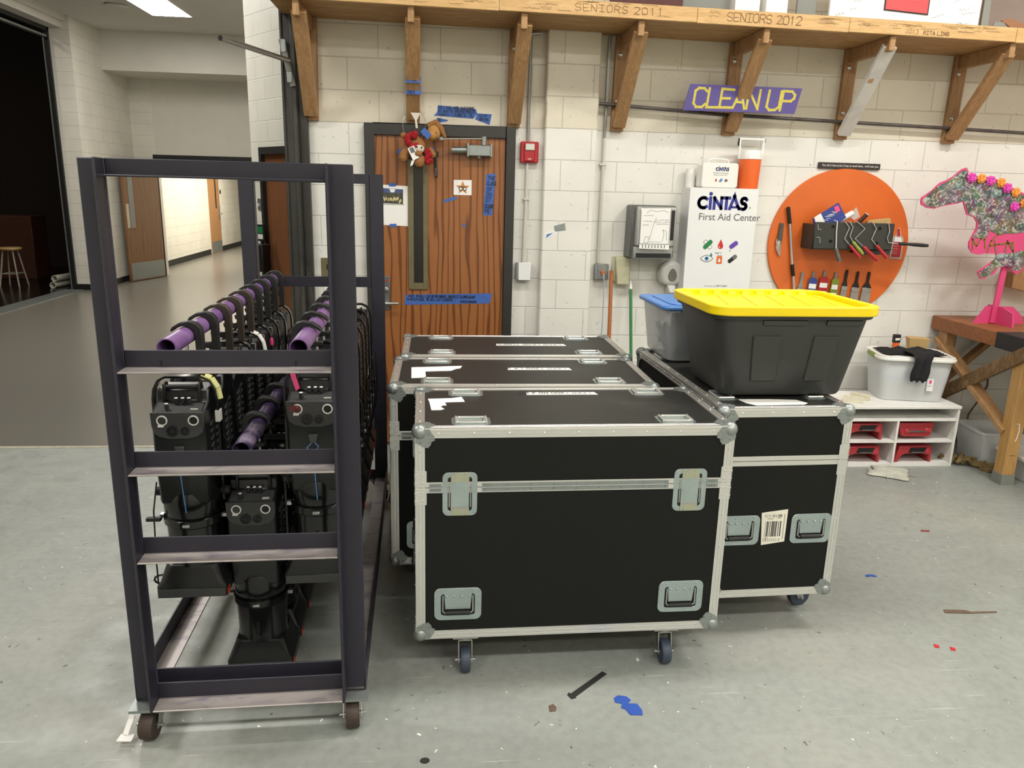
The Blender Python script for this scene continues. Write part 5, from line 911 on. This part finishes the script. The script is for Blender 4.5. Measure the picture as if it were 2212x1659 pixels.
for (x0, x1, y0, y1) in ((-.27, -.18, -.235, -.205), (-.05, .05, -.235, -.205), (.17, .27, -.235, -.205)): MB().box(x0, x1, y0, y1, .371, .377).build('lid_rib', 'yellow', lo, bev=.002, smooth=0)
m = MB()
for i in range(9): m.frus((-.31+i*.07, -.27+i*.07, .24, .275, .372), (-.305+i*.07, -.275+i*.07, .247, .275, .386))
m.build('lid_scallops', 'yellow', lo, smooth=0)
t = thing('blue_lid_tote', 'clear plastic tote with a blue lid and blue contents behind the yellow lidded tote', 'tote', (1.345, 3.91, ZT+.0115), R(2.0))
bo = loft(MB(), [(-.20, .20, -.19, .19, .002, .04), (-.205, .205, -.195, .195, .012, .045), (-.235, .235, -.22, .22, .27, .05)]).build('body', 'totec', t); so = bo.modifiers.new('wall', 'SOLIDIFY'); so.thickness = .003
MB().prism(rrect(-.255, .255, -.242, .242, .05, 6), .262, .285, 'z').build('lid', 'bluelid', t, bev=.008, seg=2)
MB().prism(rrect(-.20, .20, -.19, .19, .045, 6), .285, .29, 'z').build('lid_panel', 'bluelid', t, bev=.003)
m = MB().frus((-.09, .15, -.15, .15, .01), (-.08, .17, -.14, .16, .19)); m.box(-.05, .16, -.12, .1, .19, .225); tag(m.build('blue_contents', 'bluedark', None, bev=.01, loc=(1.345, 3.91, ZT+.0155), rz=R(2)), 'stacked blue grey packs inside the clear blue lidded tote', 'pack')
m = MB()
for k in range(7): m.tube([(-.17+.03*random.random(), -.15+.04*k, .02+.02*random.random()), (-.15, -.13+.04*k, .09), (-.17+.04*random.random(), -.12+.04*k, .15)], .012, 6)
tag(m.build('plastic_wrap', 'clearp', None, loc=(1.345, 3.91, ZT+.0155), rz=R(2)), 'crumpled clear plastic wrap at the left inside the blue lidded tote', 'wrap')
# ================================================================== RACK
RX, RY, RA = -.643, 2.38, R(1.6)
t = thing('lighting_rack', 'tall dark purple welded steel rolling rack for hanging stage lights', 'rack', (RX, RY, 0), RA)
def rk(lx, ly): return (RX+lx*cos(RA)-ly*sin(RA), RY+lx*sin(RA)+ly*cos(RA))
LB = 2.02
for y, s in ((0, -1), (LB, 1)):
    for sx in (-1, 1):
        m = MB().box(*sorted((sx*.311, sx*.386)), *sorted((y, y-s*.008)), .122, 1.905).box(*sorted((sx*.311, sx*.319)), *sorted((y, y+s*.072)), .122, 1.905)
        m.build('post', 'rack', t, bev=.003, smooth=0)
    for z0, z1 in ((1.853, 1.905), (1.287, 1.345), (.963, 1.02), (.667, .728), (.126, .19)):
        o = MB().box(-.311, .311, *sorted((y, y-s*.006)), z0, z1).build('crossbar', 'rack', t, bev=.002, smooth=0)
        f = MB().box(-.311, .311, *sorted((y-s*.003, y+s*.070)), z0, z0+.006).build('flange', 'rackworn_lit' if z0 < 1.8 else 'rack', o, bev=.002, smooth=0)  # pale flange colour holds wear and dust plus painted-in grazing light
        if z0 < 1.8: f['label'] = 'worn dusty steel flange, painted paler for grazing light'
for sx in (-1, 1):
    o = MB().box(*sorted((sx*.386, sx*.378)), .0, LB, .128, .205).build('side_rail', 'rack', t, bev=.002, smooth=0); MB().box(*sorted((sx*.379, sx*.312)), .0, LB, .128, .136).build('flange', 'rackworn_lit', o, smooth=0)  # same pale tone: worn steel with grazing light in the colour
MB().box(-.378, .378, .045, .052, .13, .215).build('inner_bar', 'rack', t, bev=.002, smooth=0)
for x, z, mt_ in ((-.205, 1.34, 'purple'), (.197, 1.34, 'purple'), (0, 1.0, 'purple2')):
    m = MB(); p = [(.03*cos(i*pi/12), .03*sin(i*pi/12)) for i in range(24)]; q = [(.026*cos(i*pi/12), .026*sin(i*pi/12)) for i in range(24)]
    ringprism(m, p, q, .058, LB-.006); o = m.xf(Matrix.Translation((x, 0, z))).build('hanging_rail', mt_, t); MB().box(x-.004, x+.004, .0, .075, z-.05, z-.027).build('rail_gusset', 'rack', o, smooth=0)
for sx in (-1, 1):
    for y, rz in ((-.0, .1*sx), (LB, .4)):
        MB().box(*sorted((sx*.30, sx*.395)), y-.05, y+.05, .112, .122).build('caster_plate', 'galv', t, smooth=0)
        o = caster_part(t, (sx*.335, y+.01, .112), rz, 'brownwheel', .05, .112, .046)
        if sx < 0 and y < 1: MB().beam((-.058, -.03, -.03), (-.075, -.06, -.085), .006, .02, (1, 0, 0)).box(-.095, -.045, -.085, -.05, -.094, -.088).build('brake_pedal', 'paper', o, bev=.002)
# ------------------------------------------------------------------ stage lights
def make_light(side, dx, dz):   # side +1: clamp spine right of the pipe, -1: left
    t = thing('stage_light', '', 'stage light')
    m = MB(); m.frus((-.08, .08, -.085, .08, .35), (-.085, .085, -.092, .085, .5)).box(-.085, .085, -.092, .085, .5, .668)
    m.prism([(-.092, .668), (-.092, .678), (-.03, .702), (-.022, .742), (.085, .742), (.085, .668)], -.085, .085, 'x'); hs = m.build('housing', 'lite', t, bev=.006)
    pp = [(-.086, .682), (.086, .682), (.084, .635), (.078, .612), (.062, .598), (.03, .590), (-.03, .590), (-.062, .598), (-.078, .612), (-.084, .635)]
    pn = MB().prism(pp, -.1, -.093).build('control_panel', 'panel', t, bev=.002)
    for x in (-.048, .052):
        m = MB(); m.lathe([(.0175, 0), (.0175, -.004), (.0135, -.004), (.0135, 0)], (x, -.1, .655), 20, 'y'); o = m.build('connector_ring', 'paper', pn)
        MB().lathe([(.0135, 0), (.0135, -.001), (0, -.001)], (x, -.1, .655), 16, 'y').build('connector', 'ink' if x > 0 else 'panel', o)
    MB().box(-.062, -.044, -.104, -.1, .633, .640).build('release_tab', 'paper', pn)
    for x, r_ in ((-.018, .0195), (.022, .015)): MB().lathe([(r_, 0), (r_, -.003), (r_*.82, -.003), (r_*.8, .0), (r_*.45, 0), (r_*.42, -.003), (0, -.003)], (x, -.1, .618), 18, 'y').build('socket', 'ink', pn)
    dk = MB().add([(-.075, -.092, .6785), (.075, -.092, .6785), (.075, -.032, .7015), (-.075, -.032, .7015)], [(0, 1, 2, 3)]).build('deck_plate', 'panel', t, smooth=0)
    for x, y in ((-.037, -.077), (-.014, -.047), (.007, -.047), (.027, -.047)):
        z = .684+(y+.092)*.38; k = MB().lathe([(0, 0), (.0075, 0), (.0065, .016), (0, .016)], (x, y, z), 12).build('knob', 'ink', dk); MB().lathe([(0, .016), (.0062, .016), (.0058, .018), (0, .018)], (x, y, z), 10).build('knob_cap', 'paper', k)
    MB().box(.038, .062, -.08, -.07, .684, .688).build('port', 'conduit', dk)
    MB().cyl((-.052, -.028, .752), (.056, -.028, .752), .0085, 12).frus((-.064, -.05, -.035, .02, .70), (-.058, -.05, -.04, .0, .765)).frus((.052, .066, -.035, .02, .70), (.054, .062, -.04, .0, .765)).build('handle', 'lite', t, bev=.002)
    for s in (-1, 1):
        m = MB()
        for i in range(7): m.beam((s*.087, -.03, .46+i*.026), (s*.087, .055, .485+i*.026), .007, .006, (0, 0, 1))
        m.build('cooling_fins', 'panel', hs)
    MB().lathe([(0, .385), (.09, .385), (.097, .36), (.097, .33), (.096, .30), (.092, .292), (.100, .287), (.100, .263), (.092, .256), (.088, .14), (.092, .115), (0, .115)], (0, 0, 0), 28).build('barrel', 'litegloss', t)
    MB().box(-.012, .012, -.106, -.095, .27, .28).box(.094, .115, -.01, .01, .268, .282).box(-.115, -.094, -.01, .01, .268, .282).build('shutter_handle', 'steel', t, bev=.001); MB().box(-.006, .006, -.095, -.086, .15, .2).cyl((0, -.085, .145), (0, -.1, .145), .009).build('focus_knob', 'lite', t)
    gh = loft(MB(), [(-.118, .118, -.096, .096, 0, .012), (-.12, .12, -.098, .098, .042, .014), (-.108, .108, -.096, .096, .06, .02), (-.088, .088, -.086, .086, .122, .03)]).build('lens_hood', 'lite', t, bev=.003)
    MB().box(-.115, .115, -.101, -.095, .004, .036).build('frame_slot', 'panel', gh, bev=.001); MB().box(.1195, .1215, -.09, -.06, .004, .03).build('warning_label', 'redtag', gh)
    yk = MB(); pth = [(-.106, .33), (-.106, .70), (-.101, .735), (-.085, .765), (-.06, .778), (.06, .778), (.085, .765), (.101, .735), (.106, .70), (.106, .33)]
    q = []; 
    for i, (x, z) in enumerate(pth):
        a_ = Vector(pth[min(i+1, 9)])-Vector(pth[max(i-1, 0)]); a_.normalize(); nx_, nz_ = -a_.y*.0035, a_.x*.0035
        q += [(x+nx_, .0, z+nz_), (x-nx_, .0, z-nz_), (x+nx_, .034, z+nz_), (x-nx_, .034, z-nz_)]
    fs = [(0, 1, 3, 2), (36, 38, 39, 37)]
    for i in range(9):
        k = i*4; fs += [(k, k+4, k+5, k+1), (k+2, k+3, k+7, k+6), (k, k+2, k+6, k+4), (k+1, k+5, k+7, k+3)]
    yk.add(q, fs); yo = yk.build('yoke', 'litegloss', t)
    for s in (-1, 1): MB().cyl((s*.096, .017, .36), (s*.125, .017, .36), .016, 12).build('tilt_knob', 'rubber', t)
    px, pz = dx, .68+dz; f = lambda L: [(px+side*a_, pz+b_) for a_, b_ in L]
    c1 = f([(.033, .78-pz), (.056, .78-pz), (.057, .0), (.053, .026), (.04, .042), (.016, .05), (-.016, .045), (-.040, .030), (-.047, .018), (-.042, .014), (-.022, .029), (-.004, .034), (.014, .031), (.027, .018), (.032, -.002)])
    cl_ = MB().prism(c1, .0, .034).build('clamp', 'rubber', t, bev=.003, seg=2); MB().prism(f([(.036, -.085), (-.02, -.08), (-.024, -.062), (.036, -.066)]), .002, .032).build('clamp_jaw', 'rubber', cl_, bev=.003); MB().cyl((px, .017, pz-.1), (px, .017, pz-.034), .006, 8).build('clamp_bolt', 'steel', cl_)
    MB().cyl((px+side*.045, .017, .765), (px+side*.045, .017, .79), .012, 10).build('yoke_bolt', 'steel', t)
    m = MB(); m.tube([(.075, .06, .6), (.125, .07, .5), (.13, .06, .3), (.118, .065, .2), (.1, .05, .15)], .004, 6); m.build('safety_cable', 'rubber', t)
    return t
rows = (('left', -1, -.221, .42, +1, .016, .24, (2.632, 2.834, 3.036, 3.238, 3.44, 3.642, 3.844, 4.046, 4.248)), ('right', 1, .215, .452, -1, -.018, .208, (2.645, 2.855, 3.065, 3.275, 3.485, 3.695, 3.905, 4.115)), ('low middle', 0, -.02, .068, -1, .02, .252, (2.70, 2.91, 3.12, 3.33, 3.54, 3.75, 3.96, 4.17)))
ordn = ('front', 'second', 'third', 'fourth', 'fifth', 'sixth', 'seventh', 'eighth', 'ninth'); LT = {}
for nm, k, lx, zb, sd, dx, dz, ys in rows:
    p0 = make_light(sd, dx, dz)
    for i, Y in enumerate(ys):
        o = p0 if i == 0 else copy_tree(p0); x, y = rk(lx, (Y-RY)/cos(RA)); o.location = (x, y, zb); o.rotation_euler.z = RA; LT[(k, i)] = o
        o['group'] = 'stage lights on the rack'
        br = k == -1 and 2 <= i <= 4
        o['label'] = '%s black stage light on the %s rail of the rack%s' % ('frontmost' if i == 0 else ordn[i]+' from front', {'left': 'upper left', 'right': 'upper right', 'low middle': 'low middle'}[nm], ', brown clamp' if br else '')
        if br:
            for c in o.children:
                if c.name.startswith('clamp'): c.data = c.data.copy(); c.data.materials[0] = K['brownclamp']; c['label'] = 'brown clamp'
def ytape(o, mt_, lb, s=1):
    q = [(.058, .783), (.088, .770), (.106, .738), (.112, .70)]; m = MB()
    for a_, b_ in zip(q, q[1:]): m.beam((s*a_[0], -.002, a_[1]), (s*b_[0], -.002, b_[1]), .04, .010, (0, -1, 0)) if False else m.tube([(s*a_[0], .012, a_[1]), (s*b_[0], .012, b_[1])], .0135, 6)
    m.build('tape_band', mt_, o)['label'] = lb
ytape(LT[(-1, 0)], 'yellowtape', 'yellow and white tape'); MB().box(.097, .112, -.004, .03, .62, .66).build('tape_band', 'paper', LT[(-1, 0)])
ytape(LT[(-1, 4)], 'paper', 'white tape'); MB().ball((.11, .0, .70), .014, 8, (.7, 1, 1.6)).build('tape_band', 'pink', LT[(-1, 5)])['label'] = 'pink tape'
MB().prism([(-.075, .765), (-.06, .77), (-.045, .715), (-.058, .705)], -.05, -.046).build('tape_flag', 'pink', LT[(1, 0)], smooth=0)['label'] = 'pink tape'
MB().tube([(-.048, -.1, .655), (-.058, -.14, .668)], .012, 10).build('plug', mat('maroon_plug', '5a2023', .4), LT[(1, 0)])
for k in ((1, 0), (-1, 0)):
    m = MB(); dzz = .0; m.tube([(.0, -.1, .54), (.02, -.115, .525), (.0, -.12, .505), (-.02, -.112, .52), (0, -.1, .54)], .0018, 5).tube([(0, -.12, .505), (.004, -.118, .42), (.008, -.114, .33)], .0018, 5); m.build('zip_tie', 'skyink', LT[k])['label'] = 'blue zip tie'
    MB().frus((-.01, .01, -.108, -.09, .535), (-.016, .016, -.104, -.09, .565)).build('hook_tab', 'panel', LT[k], bev=.002)
# loose cable hanging at the left of the front light
o = LT[(-1, 0)]; MB().tube([(-.118, .0, .40), (-.13, -.02, .3), (-.134, -.03, .1), (-.134, -.03, .02)], .003, 6).tube([(-.12+.03*cos(i*pi/6), -.02, .035+.018*sin(i*pi/6)) for i in range(12)], .004, 6, True).build('power_cable', 'rubber', o); MB().box(-.155, -.105, -.035, -.015, .265, .278).build('cable_tag', 'rubber', o, bev=.002)
# ================================================================== floor scraps
def scrap(pts, mt_, lb, x, y, cat='scrap', h=.003, rz=0): return tag(MB().prism(pts, .0005, h, 'z').build('floor_scrap', mt_, None, smooth=0, loc=(x, y, 0), rz=rz), lb, cat)
scrap([(-.05, .045), (-.03, .06), (.0, .052), (.012, .03), (-.005, .012), (.03, .008), (.04, -.03), (.035, -.055), (-.01, -.052), (-.02, -.02), (-.035, -.01), (-.025, .012), (-.05, .02)], 'bluescrap', 'crumpled bright blue tape scrap on the floor in front of the nearest case', .702, 2.41)
scrap([(-.1, -.012), (.1, -.010), (.1, .012), (-.095, .012)], 'scrapblack', 'short straight black tape strip on the floor left of the blue scrap', .575, 2.545, rz=.72)
scrap([(-.02, -.01), (.02, -.006), (.012, .008), (-.015, .01)], 'scrapblack', 'small dark chip just beside the end of the black floor strip', .493, 2.478, rz=2.1)
scrap([(-.03, .0), (-.01, .012), (.02, .008), (.03, -.01), (.012, -.012), (.0, -.004), (-.02, -.012)], 'bluescrap', 'small blue tape scrap on the floor right of the turned case', 2.163, 3.331)
scrap([(-.13, -.005), (-.12, .022), (-.02, .014), (.0, -.002), (.12, -.004), (.12, -.014), (-.02, -.016)], 'brownsmear', 'long flat brown sliver lying on the floor at the right', 2.45, 2.977)
scrap([(-.012, -.02), (.01, -.018), (.016, .0), (.006, .022), (-.012, .012)], 'brownsmear', 'small brown crumb on the floor below the black strip', .413, 2.413)
scrap([(.016*cos(i*pi/6), .013*sin(i*pi/6)) for i in range(12)], 'scrapblack', 'round black speck on the floor near the bottom edge between rack and case', -.048, 2.173)
for (px, py, lb) in ((2022, 1396, 'small red chip on the floor at the lower right, left of its twin'), (2057, 1402, 'small red chip on the floor at the lower right, right of its twin')):
    d_ = ray(px, py); s_ = -HC/d_.z; scrap([(-.012, -.01), (.006, -.014), (.014, .002), (-.002, .014)], 'redink', lb, d_.x*s_, d_.y*s_)
d_ = ray(1998, 1147); s_ = -HC/d_.z; scrap([(-.03, -.01), (.02, -.012), (.03, .004), (-.02, .01)], mat('dried_red', '8a3f3c', .6), 'dried dark red paint chip on the floor behind the blue scrap at right', d_.x*s_, d_.y*s_)
